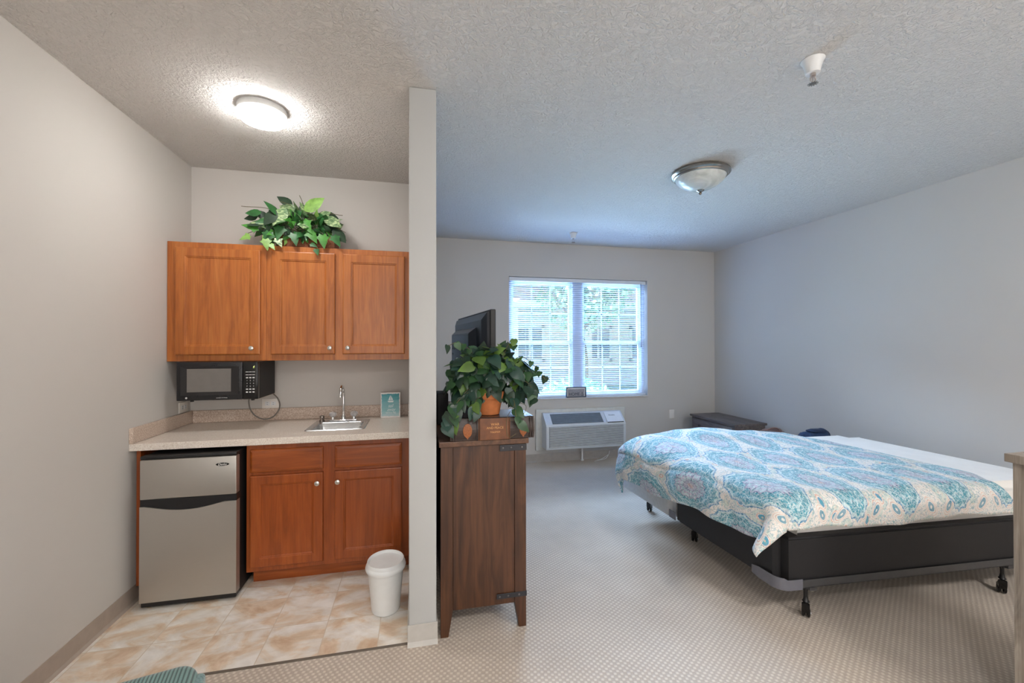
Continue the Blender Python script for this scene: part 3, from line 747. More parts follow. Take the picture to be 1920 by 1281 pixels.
b = BM(); lathe(b, [(0.176, -0.046), (0.168, -0.062), (0.148, -0.085), (0.115, -0.108), (0.075, -0.126), (0.03, -0.137), (0, -0.139)], c, 64); part('glass_bowl', b, t_alab(), lb, smooth=True, label='frosted alabaster glass bowl')
b = BM(); lathe(b, [(0.026, -0.134), (0.028, -0.140), (0.018, -0.147), (0.008, -0.152), (0.011, -0.160), (0.006, -0.170), (0, -0.172)], c, 20); part('finial', b, M_nickel, lb, smooth=True)
# lit lamp behind the viewpoint, plus an unseen one added to brighten the bed
for (x, y, st, nm) in ((0.25, -0.80, 27.0, 'lit round flush ceiling light nearest behind the viewpoint'), (2.5, -0.7, 50.0, 'added unseen fill light shaped as a round flush ceiling light behind the viewpoint')):
    lf = fixture_light('ceiling_light', (x, y, H), nm)
    b = BM(); lathe(b, [(0, -0.001), (0.26, -0.001), (0.262, -0.03), (0.25, -0.034), (0, -0.03)], (x, y, H), 48); part('rim', b, bpy.data.materials['white_enamel'], lf, smooth=40)
    b = BM(); lathe(b, [(0.25, -0.0345), (0.245, -0.06), (0.2, -0.085), (0.1, -0.1), (0, -0.104)], (x, y, H), 48)
    part('diffuser', b, emis('rear_lamp_fill_diffuser', (1.0, 0.975, 0.95, 1), st), lf, smooth=True)

def sprinkler(loc, label):
    o = thing('fire_sprinkler', loc, label, 'fire sprinkler', 'ceiling fire sprinklers')
    b = BM(); lathe(b, [(0, -0.001), (0.046, -0.001), (0.047, -0.004), (0.040, -0.014), (0.032, -0.040), (0.0285, -0.062), (0.024, -0.064), (0, -0.060)], loc, 32); part('escutcheon', b, M_white, o, smooth=50)
    x, y, z = loc; b = BM()
    lathe(b, [(0.011, -0.062), (0.012, -0.074), (0.006, -0.078), (0, -0.078)], loc, 16)
    for s in (-1, 1): tube(b, spline([(x + s * 0.008, y, z - 0.073), (x + s * 0.014, y, z - 0.085), (x + s * 0.010, y, z - 0.099), (x, y, z - 0.107)], 5), 0.0028, 8)
    tube(b, [(x, y, z - 0.078), (x, y, z - 0.104)], 0.0025, 8)
    part('frame', b, plain('sprinkler_brass', (196, 186, 182), 0.3, 0.8), o, smooth=True)
    b = BM()
    lathe(b, [(0, -0.106), (0.013, -0.106), (0.013, -0.108), (0, -0.109)], loc, 16)
    for k in range(12):
        a = 2 * math.pi * k / 12; box(b, 0.010, 0.021, -0.0018, 0.0018, -0.1085, -0.107, M=Matrix.Translation(loc) @ Matrix.Rotation(a, 4, 'Z'))
    part('deflector', b, M_nickel, o)
    return o
sprinkler((1.735, 1.560, H), 'white fire sprinkler on the ceiling nearest the viewer, above the bed foot')
sprinkler((1.760, 4.60, H), 'white fire sprinkler on the ceiling farther away, in front of the window')

# ------------------------------------------------------------------ dark cabinet (media console)
cx0, cx1, cy0, cy1, cz = 0.124, 0.565, 2.170, 3.70, 0.955
cab = thing('media_cabinet', ((cx0 + cx1) / 2, 2.93, 0), 'dark walnut cabinet on tapered legs with black iron straps, standing against the partition', 'cabinet')
b = BM(); box(b, cx0 + 0.012, cx1 - 0.012, cy0 + 0.012, cy1 - 0.012, 0.130, cz - 0.001, 0.001); body = part('body', b, M_walnut, cab)
b = BM(); box(b, cx0 - 0.009, cx1 + 0.012, cy0 - 0.014, cy1 + 0.01, cz, cz + 0.027, 0.003); part('top', b, M_walnutx, cab)
def leg(x0, x1, y0, y1, inx, iny):
    """post from floor to top, tapering below the case on the inner sides"""
    b = BM(); t = bmesh.new()
    def ring(z, fx, fy):
        a0, a1 = (x0, x1 - (x1 - x0) * fx) if inx > 0 else (x0 + (x1 - x0) * fx, x1)
        c0, c1 = (y0, y1 - (y1 - y0) * fy) if iny > 0 else (y0 + (y1 - y0) * fy, y1)
        return [t.verts.new(p) for p in ((a0, c0, z), (a1, c0, z), (a1, c1, z), (a0, c1, z))]
    rs = [ring(0.001, 0.36, 0.36), ring(0.13, 0, 0), ring(cz - 0.0005, 0, 0)]
    t.faces.new(rs[0][::-1]); t.faces.new(rs[-1])
    for A, B_ in zip(rs, rs[1:]):
        for k in range(4): t.faces.new((A[k], A[(k + 1) % 4], B_[(k + 1) % 4], B_[k]))
    bmesh.ops.recalc_face_normals(t, faces=t.faces); _merge(b, t, 0)
    return part('leg', b, M_walnut, cab)
leg(cx0, cx0 + 0.060, cy0, cy0 + 0.06, 1, 1); leg(cx1 - 0.060, cx1, cy0, cy0 + 0.06, -1, 1)
leg(cx0, cx0 + 0.060, cy1 - 0.06, cy1, 1, -1); leg(cx1 - 0.060, cx1, cy1 - 0.06, cy1, -1, -1)
b = BM(); box(b, cx0 + 0.062, cx1 - 0.062, cy0 + 0.004, cy0 + 0.0118, 0.128, cz - 0.001, 0.001); part('side_panel', b, M_walnut, cab)
for (z0, zz1, xa_) in ((0.918, 0.950, 0.425), (0.158, 0.184, 0.408)):
    b = BM(); box(b, xa_, cx1 + 0.002, cy0 - 0.003, cy0 - 0.0002, z0, zz1, 0.001); box(b, cx1 + 0.0003, cx1 + 0.003, cy0 - 0.003, cy0 + 0.22, z0, zz1, 0.001)
    st = part('strap', b, M_iron, cab, label='black iron strap')
    M_riv = plain('rivet_steel', (110, 108, 108), 0.35, 0.8)
    for x in (xa_ + 0.016, xa_ + 0.06, xa_ + 0.118):
        b = BM(); lathe(b, [(0.0055, 0), (0.0045, 0.003), (0, 0.0042)], (0, 0, 0), 12, M=Matrix.Translation((x, cy0 - 0.0028, (z0 + zz1) / 2)) @ Matrix.Rotation(R(90), 4, 'X')); part('rivet', b, M_riv, st)
for k in range(3):   # doors on the bedside front
    y0 = cy0 + 0.065 + k * 0.468
    b = BM(); box(b, cx1 - 0.0115, cx1 + 0.002, y0, y0 + 0.46, 0.15, cz - 0.02, 0.003); d = part('door', b, M_walnut, cab)
    b = BM(); tube(b, [(cx1 + 0.002, y0 + 0.42, 0.52), (cx1 + 0.022, y0 + 0.42, 0.53), (cx1 + 0.022, y0 + 0.42, 0.62), (cx1 + 0.002, y0 + 0.42, 0.63)], 0.004, 8); part('handle', b, M_iron, d)

# ------------------------------------------------------------------ book
bz0 = cz + 0.0275; bx0, bx1, by0, by1, bh = 0.170, 0.606, 2.150, 2.420, 0.112
bk = thing('book', ((bx0 + bx1) / 2, 2.3, bz0), 'oversized dark leather book lying flat on the walnut cabinet under the potted ivy', 'book')
M_leath = plain('dark_brown_leather', (62, 50, 46), 0.38, 0, 0.2, 60, 0.15)
M_tanl = plain('tan_leather_label', (112, 66, 36), 0.35, 0, 0.25, 25, 0.1)
b = BM()
sec = []
for k in range(9):
    a = math.pi * k / 8; sec.append((by0 + 0.014 - 0.014 * math.sin(a), bz0 + bh / 2 - (bh / 2) * math.cos(a) if False else bz0 + bh * k / 8))
box(b, bx0, bx1, by0 + 0.012, by1, bz0 + bh - 0.007, bz0 + bh, 0.002); box(b, bx0, bx1, by0 + 0.012, by1, bz0, bz0 + 0.007, 0.002)
part('cover', b, plain('glossy_leather_cover', (66, 54, 50), 0.22, 0, 0.15, 50), bk)
b = BM(); prism(b, sec + [(by0 + 0.022, bz0 + bh), (by0 + 0.022, bz0)], 'x', bx0, bx1, 0.0)
for x in (bx0 + 0.012, bx0 + 0.024, 0.302, bx1 - 0.012, bx1 - 0.026): box(b, x, x + 0.004, by0 - 0.003, by0 + 0.01, bz0 + 0.003, bz0 + bh - 0.003, 0.0015)
part('spine', b, M_leath, bk)
b = BM(); box(b, bx0 + 0.008, bx1 - 0.008, by0 + 0.023, by1 - 0.006, bz0 + 0.0075, bz0 + bh - 0.0075); part('pages', b, plain('page_edges', (196, 182, 150), 0.8, 0, 0.2, 200), bk)
b = BM(); box(b, 0.318, 0.470, by0 - 0.003, by0 + 0.004, bz0 + 0.001, bz0 + bh - 0.001, 0.002)
for x in (0.311, 0.471): box(b, x, x + 0.004, by0 - 0.005, by0 + 0.004, bz0 + 0.001, bz0 + bh - 0.001, 0.001)
part('title_label', b, M_tanl, bk, label='tan title label')
M_amb = plain('amber_medallion', (150, 84, 36), 0.4, 0, 0.35, 180, 0.3)
for (x, w) in ((0.256, 0.023), (0.545, 0.021)):
    b = BM(); lathe(b, [(0, 0), (0.75, 0), (0.95, 0.0), (1.0, 0.0008), (0.98, 0.0022), (0.6, 0.0032), (0, 0.0036)], (0, 0, 0), 24, M=Matrix.Translation((x, by0 - 0.0008, bz0 + bh * 0.47)) @ Matrix.Rotation(R(90), 4, 'X') @ Matrix.Diagonal((w, 0.036, 1, 1)))
    prism(b, [(x - 0.008, bz0 + 0.022), (x, bz0 + 0.008), (x + 0.008, bz0 + 0.022)], 'y', by0 - 0.003, by0 + 0.001); part('medallion', b, M_amb, bk)
b = BM(); add_bm(b, text_bm('WAR', 0.019, (0.397, by0 - 0.0034, bz0 + 0.079))); add_bm(b, text_bm('AND PEACE', 0.0165, (0.397, by0 - 0.0034, bz0 + 0.062))); add_bm(b, text_bm('TOLSTOY', 0.012, (0.397, by0 - 0.0034, bz0 + 0.040)))
part('lettering', b, plain('gold_print', (206, 150, 92), 0.35, 0.3), bk)

# ------------------------------------------------------------------ potted ivy on the book
M_g1 = plain('ivy_dark', (30, 54, 38), 0.35, 0, 0.3, 18); M_g2 = plain('ivy_mid', (44, 78, 44), 0.38, 0, 0.3, 18)
M_g3 = plain('ivy_light', (88, 118, 52), 0.42, 0, 0.25, 18); M_g4 = plain('ivy_bluish', (40, 68, 58), 0.3, 0, 0.25, 18)
pc = Vector((0.385, 2.285, bz0 + bh + 0.0003))
iv = thing('potted_ivy', pc, 'trailing dark green ivy in a terracotta pot on the big leather book', 'potted plant')
b = BM(); lathe(b, [(0, 0), (0.056, 0), (0.060, 0.003), (0.076, 0.085), (0.084, 0.087), (0.087, 0.092), (0.088, 0.120), (0.085, 0.125), (0.077, 0.125), (0.074, 0.10), (0, 0.10)], pc, 40); part('pot', b, M_terra, iv, smooth=40)
b = BM(); lathe(b, [(0.0755, 0.112), (0.05, 0.116), (0, 0.12)], pc, 24); part('soil', b, M_soil, iv, smooth=True)
random.seed(11)
b = BM(); s = BM()
def clampx(p, lo=0.135):
    if p.x < lo: p.x = lo + (lo - p.x) * 0.15
    return p
camv = Vector((0, 0, 1.47))
def put(bm, p, out, L, kind, mi):
    toc = (camv - p).normalized()
    tipd = (out * 0.55 + Vector((0, 0, -0.75)) + rnd_dir() * 0.55)
    n = (toc * 0.55 + Vector((0, 0, 0.75)) + out * 0.35 + rnd_dir() * 0.6)
    if p.x < 0.19: tipd.x = abs(tipd.x) * 0.6
    leaf(bm, p, tipd, n, L, L * random.uniform(0.72, 0.9), kind, mi, random.uniform(0.05, 0.4), random.uniform(0.05, 0.25))
cen = Vector((0.40, 2.30, 1.30))
for k in range(430):
    d = rnd_dir(); r_ = random.uniform(0.35, 1.0) ** 0.5
    p = clampx(cen + Vector((d.x * 0.235, d.y * 0.125, d.z * 0.150)) * r_)
    if p.z < 1.235 and abs(p.x - 0.385) < 0.095 : continue
    if p.y > 2.40: p.y = 2.40 - random.uniform(0, 0.05)
    mi = random.choices((0, 1, 2, 3), (5, 3, 0.7, 3))[0]
    if d.z > 0.5 and random.random() < 0.35: mi = 2
    put(b, p, d, random.uniform(0.055, 0.09), 'heart', mi)
def strand(pts, nleaf, L0, L1, mats=(0, 1, 2, 3), w=(3, 3, 1, 2)):
    P = spline(pts, 8); tube(s, P, 0.0018, 6)
    for k in range(nleaf):
        q = P[int((k + 0.5) / nleaf * (len(P) - 1))] + Vector((random.uniform(-0.015, 0.015), random.uniform(-0.012, 0.006), 0))
        q = clampx(q)
        put(b, q, Vector((random.uniform(-0.6, 0.6), -0.6, -0.1)), random.uniform(L0, L1), 'heart', random.choices(mats, w)[0])
strand([(0.34, 2.27, 1.22), (0.27, 2.20, 1.24), (0.21, 2.14, 1.18), (0.18, 2.11, 1.12)], 15, 0.05, 0.075)
strand([(0.34, 2.27, 1.21), (0.25, 2.16, 1.22), (0.17, 2.12, 1.14), (0.155, 2.10, 1.07)], 15, 0.05, 0.075)
strand([(0.36, 2.24, 1.21), (0.30, 2.14, 1.19), (0.29, 2.12, 1.16), (0.29, 2.11, 1.13)], 7, 0.055, 0.075)
strand([(0.33, 2.26, 1.21), (0.22, 2.18, 1.19), (0.17, 2.12, 1.15), (0.17, 2.1, 1.09)], 12, 0.06, 0.08, w=(3, 3, 2, 1))
strand([(0.45, 2.28, 1.22), (0.55, 2.24, 1.28), (0.60, 2.19, 1.24), (0.60, 2.17, 1.17)], 10, 0.05, 0.075)
strand([(0.45, 2.28, 1.22), (0.50, 2.18, 1.18), (0.50, 2.12, 1.10), (0.51, 2.10, 1.06)], 5, 0.055, 0.075, w=(2, 3, 1, 2))
strand([(0.42, 2.28, 1.24), (0.54, 2.25, 1.40), (0.63, 2.22, 1.35), (0.68, 2.2, 1.28)], 8, 0.035, 0.05, w=(2, 3, 3, 0))
strand([(0.42, 2.28, 1.24), (0.53, 2.26, 1.36), (0.60, 2.24, 1.28), (0.62, 2.22, 1.19)], 8, 0.045, 0.06, w=(3, 3, 1, 3))
strand([(0.38, 2.28, 1.24), (0.30, 2.27, 1.42), (0.22, 2.26, 1.48), (0.165, 2.25, 1.46)], 6, 0.035, 0.05, w=(2, 2, 2, 0))
strand([(0.40, 2.28, 1.24), (0.47, 2.27, 1.42), (0.51, 2.25, 1.50), (0.53, 2.24, 1.44)], 5, 0.04, 0.06, w=(3, 3, 1, 1))
# bare wiry vines hanging over the spine
tube(s, spline([(0.47, 2.25, 1.2), (0.50, 2.16, 1.16), (0.455, 2.125, 1.10), (0.452, 2.12, 1.02), (0.47, 2.12, 1.0), (0.50, 2.12, 1.015)], 6), 0.0015, 6)
tube(s, spline([(0.50, 2.2, 1.17), (0.56, 2.15, 1.15), (0.52, 2.12, 1.09), (0.46, 2.12, 1.085)], 6), 0.0013, 6)
part('foliage', b, [M_g1, M_g2, M_g3, M_g4], iv); part('stem', s, M_stem, iv)

# ------------------------------------------------------------------ television
TVp = Vector((0.446, 2.50, 0)); ang = R(5.0)
TM = Matrix.Translation(TVp) @ Matrix.Rotation(ang, 4, 'Z')   # local y runs back along the panel, -x is its back
tz0, tz1, tw = 1.075, 1.680, 1.04
tv = thing('television', (0.40, 3.02, cz + 0.0275), 'black flat television standing on the walnut cabinet, seen from behind', 'television')
b = BM(); box(b, -0.012, 0.022, 0, tw, tz0, tz1, 0.005, 2, M=TM); part('bezel', b, plain('bezel_black', (18, 18, 20), 0.45), tv)
b = BM(); box(b, 0.0222, 0.0235, 0.03, tw - 0.03, tz0 + 0.04, tz1 - 0.03, M=TM); part('screen', b, plain('screen_glass', (20, 22, 26), 0.08), tv)
b = BM(); t = bmesh.new()
def tring(x, m, m2): return [t.verts.new(p) for p in ((x, m, tz0 + m2), (x, tw - m, tz0 + m2), (x, tw - m, tz1 - m2), (x, m, tz1 - m2))]
rs = [tring(-0.0125, 0.012, 0.012), tring(-0.028, 0.02, 0.018), tring(-0.05, 0.075, 0.06), tring(-0.052, 0.12, 0.1)]
for A, B_ in zip(rs, rs[1:]):
    for k in range(4): t.faces.new((A[k], A[(k + 1) % 4], B_[(k + 1) % 4], B_[k]))
t.faces.new(rs[-1]); t.faces.new(rs[0][::-1]); bmesh.ops.recalc_face_normals(t, faces=t.faces); t.transform(TM); _merge(b, t, 0)
M_tvb = plain('television_shell', (34, 38, 46), 0.28)
sh2 = part('back_shell', b, M_tvb, tv)
b = BM(); t = bmesh.new()
def hring(x, m): return [t.verts.new(p) for p in ((x, 0.20 + m, tz0 + 0.06 + m * 0.5), (x, tw - 0.14 - m, tz0 + 0.06 + m * 0.5), (x, tw - 0.14 - m, tz1 - 0.10 - m), (x, 0.20 + m, tz1 - 0.10 - m))]
rs = [hring(-0.05, 0), hring(-0.092, 0.035), hring(-0.096, 0.045)]
for A, B_ in zip(rs, rs[1:]):
    for k in range(4): t.faces.new((A[k], A[(k + 1) % 4], B_[(k + 1) % 4], B_[k]))
t.faces.new(rs[-1]); t.faces.new(rs[0][::-1]); bmesh.ops.recalc_face_normals(t, faces=t.faces); t.transform(TM); _merge(b, t, 0)
hump = part('electronics_housing', b, M_tvb, tv)
for (y, z) in ((0.48, 1.44), (0.56, 1.44), (0.72, 1.44), (0.80, 1.44), (0.80, 1.40), (0.48, 1.24), (0.80, 1.24)):
    b = BM(); lathe(b, [(0.008, 0), (0.008, 0.002), (0, 0.002)], (0, 0, 0), 10, M=TM @ Matrix.Translation((-0.0962, y, z)) @ Matrix.Rotation(R(-90), 4, 'Y')); part('screw_hole', b, M_blackm, hump)
b = BM(); box(b, -0.06, 0.0, tw / 2 - 0.07, tw / 2 + 0.07, cz + 0.04, tz0 + 0.08, 0.005, M=TM); box(b, -0.15, 0.09, tw / 2 - 0.28, tw / 2 + 0.28, cz + 0.0275, cz + 0.042, 0.006, 2, M=TM); part('stand', b, M_blackp, tv)
b = BM(); box(b, 0.128, 0.196, 2.62, 2.80, cz + 0.0275, 1.172, 0.006, 3)
single('speaker', b, M_blackm, 'black box speaker on the walnut cabinet left of the television', 'speaker', smooth=40)

# ------------------------------------------------------------------ plant above the wall cabinets
M_v1 = plain('leaf_bright', (70, 132, 52), 0.4, 0, 0.35, 25); M_v2 = plain('leaf_green', (48, 100, 52), 0.4, 0, 0.3, 25)
M_v3 = plain('leaf_dark', (44, 66, 48), 0.42, 0, 0.3, 25)
def t_varieg():
    t = NT('variegated_leaf'); n = t.noise(t.mapping(scale=(1, 1, 2.2)), 26, 3, 0.5, 1.5)
    t.color(t.ramp(n, [(0.35, lin((76, 112, 72))), (0.5, lin((122, 148, 104))), (0.62, lin((182, 200, 150)))])); t.set(rough=0.4); return t.m
M_v4 = t_varieg()
M_v5 = plain('leaf_lime', (128, 168, 84), 0.4, 0, 0.3, 30)
pl = thing('potted_plant', (-0.74, 3.30, UZ1), 'bushy green ivy with variegated leaves in a brown planter on top of the wall cabinets', 'potted plant')
b = BM(); box(b, -0.92, -0.55, 3.185, 3.36, UZ1 + 0.0005, UZ1 + 0.085, 0.012, 2); part('planter', b, M_wicker, pl, smooth=30)
b = BM(); s = BM(); random.seed(21)
for k in range(200):
    d = rnd_dir(); r_ = random.uniform(0.3, 1.0) ** 0.5
    p = Vector((-0.79, 3.255, UZ1 + 0.135)) + Vector((d.x * 0.27, d.y * 0.115, d.z * 0.115)) * r_
    if p.z < UZ1 + 0.03 and p.y > UYF - 0.02: p.z = UZ1 + 0.05
    toc = (camv - p).normalized()
    big = (p.z > UZ1 + 0.15 and random.random() < 0.45)
    L = random.uniform(0.10, 0.135) if big else random.uniform(0.055, 0.085)
    kind = 'oval' if big else 'ivy'
    mi = random.choice((3, 3, 2, 1)) if big else random.choices((0, 1, 2, 4), (4, 4, 2, 1))[0]
    leaf(b, p, d * 0.7 + Vector((0, -0.15, -0.35)) + rnd_dir() * 0.4, toc * 0.8 + Vector((0, 0, 0.4)) + rnd_dir() * 0.6, L, L * random.uniform(0.6, 0.95), kind, mi, random.uniform(0.0, 0.4), random.uniform(0.1, 0.3))
# individual hero leaves read from the photograph (x, z of base, tip direction, length, kind, material)
for (x, z, tx, tz, L, kind, mi, y) in ((-0.755, 2.40, 0.75, 0.55, 0.165, 'oval', 4, 3.20), (-0.86, 2.40, -0.6, -0.9, 0.15, 'oval', 3, 3.17), (-0.92, 2.38, -0.5, -0.7, 0.13, 'oval', 2, 3.17),
        (-1.02, 2.37, -1, -0.1, 0.10, 'oval', 1, 3.2), (-1.05, 2.35, -1, -0.25, 0.09, 'oval', 2, 3.23), (-0.62, 2.36, 0.8, -0.45, 0.14, 'oval', 3, 3.17), (-0.56, 2.28, 0.7, -0.75, 0.13, 'oval', 2, 3.18),
        (-1.03, 2.255, -1, 0.15, 0.10, 'ivy', 0, 3.16), (-1.08, 2.20, -0.7, -0.4, 0.07, 'ivy', 4, 3.16), (-0.84, 2.45, -0.9, 0.5, 0.11, 'oval', 2, 3.25), (-0.66, 2.40, 0.95, -0.25, 0.14, 'oval', 2, 3.24),
        (-0.95, 2.22, -0.3, -1, 0.10, 'ivy', 1, 3.13), (-0.97, 2.17, 0.2, -1, 0.08, 'ivy', 4, 3.12), (-0.62, 2.22, 0.15, -1, 0.10, 'ivy', 0, 3.13), (-0.70, 2.24, 0.5, -0.8, 0.10, 'ivy', 0, 3.12), (-0.80, 2.22, 0.2, -0.9, 0.09, 'ivy', 1, 3.13),
        (-0.55, 2.22, 0.5, -0.8, 0.09, 'ivy', 1, 3.14), (-0.88, 2.26, -0.2, -1, 0.10, 'ivy', 1, 3.12), (-0.74, 2.31, 0.4, -0.6, 0.11, 'ivy', 0, 3.12), (-0.66, 2.12, 0.3, -0.8, 0.05, 'ivy', 1, 3.12), (-0.69, 2.155, 0.9, -0.5, 0.05, 'ivy', 1, 3.12),
        (-0.94, 2.14, 0.6, -0.8, 0.05, 'ivy', 4, 3.12), (-0.90, 2.18, 0.5, -0.9, 0.07, 'ivy', 3, 3.12)):
    leaf(b, (x, y, z), (tx, -0.15, tz), (0.15, -1, 0.5), L, L * 0.8, kind, mi, 0.1, 0.12)
for (x, z) in ((-1.14, 2.40), (-1.10, 2.22), (-0.50, 2.38), (-0.48, 2.26), (-0.78, 2.50), (-0.66, 2.15), (-0.95, 2.16), (-0.90, 2.45)):
    tube(s, spline([(-0.76, 3.27, UZ1 + 0.08), ((-0.76 + x) / 2, 3.24, (z + UZ1 + 0.25) / 2), (x, 3.19 if z > 2.2 else 3.13, z)], 7), 0.002, 6)
part('foliage', b, [M_v1, M_v2, M_v3, M_v4, M_v5], pl); part('stem', s, M_stem, pl)

# ------------------------------------------------------------------ air unit (wall heat pump)
au = thing('air_conditioner', (2.05, 5.03, 0.14), 'white through-wall air conditioner with louvred front under the window', 'air conditioner')
b = BM(); box(b, 1.458, 2.662, YB - 0.035, YB - 0.0005, 0.148, 0.658, 0.006); part('wall_sleeve', b, plain('sleeve_cream', (214, 214, 208), 0.5), au)
pf = [(YB - 0.036, 0.195), (4.925, 0.195), (4.918, 0.21), (4.918, 0.475), (4.928, 0.495), (5.065, 0.612), (5.085, 0.618), (YB - 0.036, 0.618)]
b = BM(); prism(b, pf, 'x', 1.535, 2.575, 0.0); ub = part('body', b, M_ptac, au)
b = BM()
for k in range(16):
    z = 0.225 + k * 0.0158; box(b, 1.575, 2.54, 4.908, 4.9162, z, z + 0.0090, 0.001, 1)
part('louvre', b, plain('louvre_white', (214, 216, 218), 0.5), au)
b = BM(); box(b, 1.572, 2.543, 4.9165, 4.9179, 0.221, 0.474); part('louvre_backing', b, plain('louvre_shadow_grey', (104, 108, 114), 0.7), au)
sl = math.atan2(0.612 - 0.495, 5.065 - 4.928)
SM = Matrix.Translation((0, 4.928, 0.495)) @ Matrix.Rotation(sl, 4, 'X')
b = BM(); box(b, 1.62, 2.285, 0.012, 0.165, 0.001, 0.004, 0.0, M=SM); gl = part('air_grille', b, M_ptacd, au, label='grey outlet grille')
b = BM()
for k in range(9): box(b, 1.622, 2.283, 0.018 + k * 0.016, 0.024 + k * 0.016, 0.004, 0.0075, M=SM)
part('vane', b, plain('vane_grey', (134, 142, 150), 0.5), gl)
b = BM(); box(b, 2.33, 2.55, 0.004, 0.17, 0.0015, 0.012, 0.004, 2, M=SM); ld = part('control_lid', b, M_white, au, label='white control lid')
b = BM(); box(b, 2.335, 2.55, -0.001, 0.004, 0.0012, 0.010, M=SM); part('lid_gap', b, M_blackm, au)
tt = text_bm('Amana', 0.03, (0, 0, 0), rot=(0, 0, 0)); tt.transform(SM @ Matrix.Translation((2.42, 0.11, 0.0125))); part('lettering', tt, plain('dark_print', (60, 66, 74), 0.5), ld)
b = BM(); tube(b, [(2.06, 5.09, 0.002), (2.06, 5.09, 0.194)], 0.012, 12); lathe(b, [(0, 0), (0.022, 0), (0.022, 0.014), (0, 0.014)], (2.06, 5.09, 0.001), 14); part('support_leg', b, M_white, au)
b = BM(); tube(b, spline([(2.19, 5.00, 0.004), (2.26, 5.05, 0.004), (2.36, 5.07, 0.006), (2.42, 5.09, 0.05), (2.44, 5.10, 0.10)], 6), 0.004, 8)
tube(b, spline([(2.26, 5.04, 0.004), (2.33, 5.06, 0.02), (2.40, 5.06, 0.06)], 6), 0.004, 8)
single('power_cord', b, M_white, 'white cord lying on the carpet below the air conditioner', 'cord', smooth=True)

# HOME sign on the sill
hs_ = thing('home_sign', (2.0, YB + 0.004, WZ0 + 0.0185), 'small framed grey HOME sign with an anchor standing on the window sill', 'sign')
hx0, hx1, hz0, hz1, hy = 1.865, 2.135, WZ0 + 0.0185, 0.925, YB - 0.004
b = BM()
for q in ((hx0, hx1, hz0, hz0 + 0.012), (hx0, hx1, hz1 - 0.010, hz1), (hx0, hx0 + 0.012, hz0 + 0.012, hz1 - 0.01), (hx1 - 0.012, hx1, hz0 + 0.012, hz1 - 0.01)): box(b, q[0], q[1], hy - 0.01, hy + 0.014, q[2], q[3], 0.001)
part('frame', b, plain('slate_frame', (66, 74, 88), 0.5), hs_)
b = BM(); box(b, hx0 + 0.012, hx1 - 0.012, hy + 0.004, hy + 0.008, hz0 + 0.012, hz1 - 0.01); part('mat', b, M_white, hs_)
b = BM(); box(b, hx0 + 0.026, hx1 - 0.024, hy, hy + 0.004, hz0 + 0.014, hz1 - 0.026); part('panel', b, plain('grey_board', (152, 150, 156), 0.6, 0, 0.1, 60), hs_)
b = BM(); add_bm(b, text_bm('HOME', 0.052, (1.975, hy - 0.0008, hz0 + 0.040)))
ax, az = 2.082, hz0 + 0.040
tube(b, [(ax, hy - 0.001, az - 0.018), (ax, hy - 0.001, az + 0.016)], 0.002, 6); lathe(b, [(0.003, -0.001), (0.006, -0.001), (0.006, 0.001), (0.003, 0.001), (0.003, -0.001)], (0, 0, 0), 12, M=Matrix.Translation((ax, hy - 0.001, az + 0.021)) @ Matrix.Rotation(R(90), 4, 'X'))
tube(b, [(ax - 0.010, hy - 0.001, az + 0.008), (ax + 0.010, hy - 0.001, az + 0.008)], 0.002, 6)
tube(b, spline([(ax - 0.018, hy - 0.001, az - 0.004), (ax - 0.012, hy - 0.001, az - 0.016), (ax, hy - 0.001, az - 0.020), (ax + 0.012, hy - 0.001, az - 0.016), (ax + 0.018, hy - 0.001, az - 0.004)], 5), 0.0022, 6)
part('lettering', b, plain('dark_blue_print', (52, 58, 72), 0.6), hs_)

# ------------------------------------------------------------------ bed
P0 = Vector((1.857, 1.873, 0)); U = Vector((math.cos(R(3.2)), -math.sin(R(3.2)), 0)); V = Vector((-math.sin(R(1.6)), math.cos(R(1.6)), 0))
BMx = Matrix(((U.x, V.x, 0, P0.x), (U.y, V.y, 0, P0.y), (0, 0, 1, 0), (0, 0, 0, 1)))
def B(u, v, z): return P0 + U * u + V * v + Vector((0, 0, z))
BL, BW, FW = 1.98, 0.915, 1.62          # length of the bed, width of one box spring
M_bblack = plain('black_box_fabric', (30, 29, 31), 0.6, 0, 0.08, 60)
M_bwhite = plain('white_box_fabric', (206, 210, 214), 0.8, 0, 0.05, 40)
M_rail = plain('grey_steel_rail', (92, 92, 94), 0.45, 0.6)
bf = thing('bed_frame', B(1.0, 0.9, 0), 'low grey steel bed frame on black casters under the box springs', 'bed frame')
z0r, z1r = 0.195, 0.232
b = BM()
box(b, 0.03, BL - 0.02, -0.012, -0.009, z0r - 0.004, z1r, 0.0, M=BMx); box(b, 0.03, BL - 0.02, -0.012, 0.03, z0r - 0.004, z0r, 0, M=BMx)
part('rail', b, M_rail, bf)
b = BM(); box(b, 0.03, BL - 0.02, FW + 0.012, FW + 0.015, z0r - 0.004, z1r, 0.0, M=BMx); box(b, 0.03, BL - 0.02, FW - 0.03, FW + 0.012, z0r - 0.004, z0r, 0, M=BMx); part('rail', b, M_rail, bf)
for u in (0.2, 1.52):
    b = BM(); box(b, u - 0.02, u + 0.02, 0.0, FW, z0r - 0.032, z0r - 0.006, 0.002, M=BMx); part('cross_bar', b, M_rail, bf)
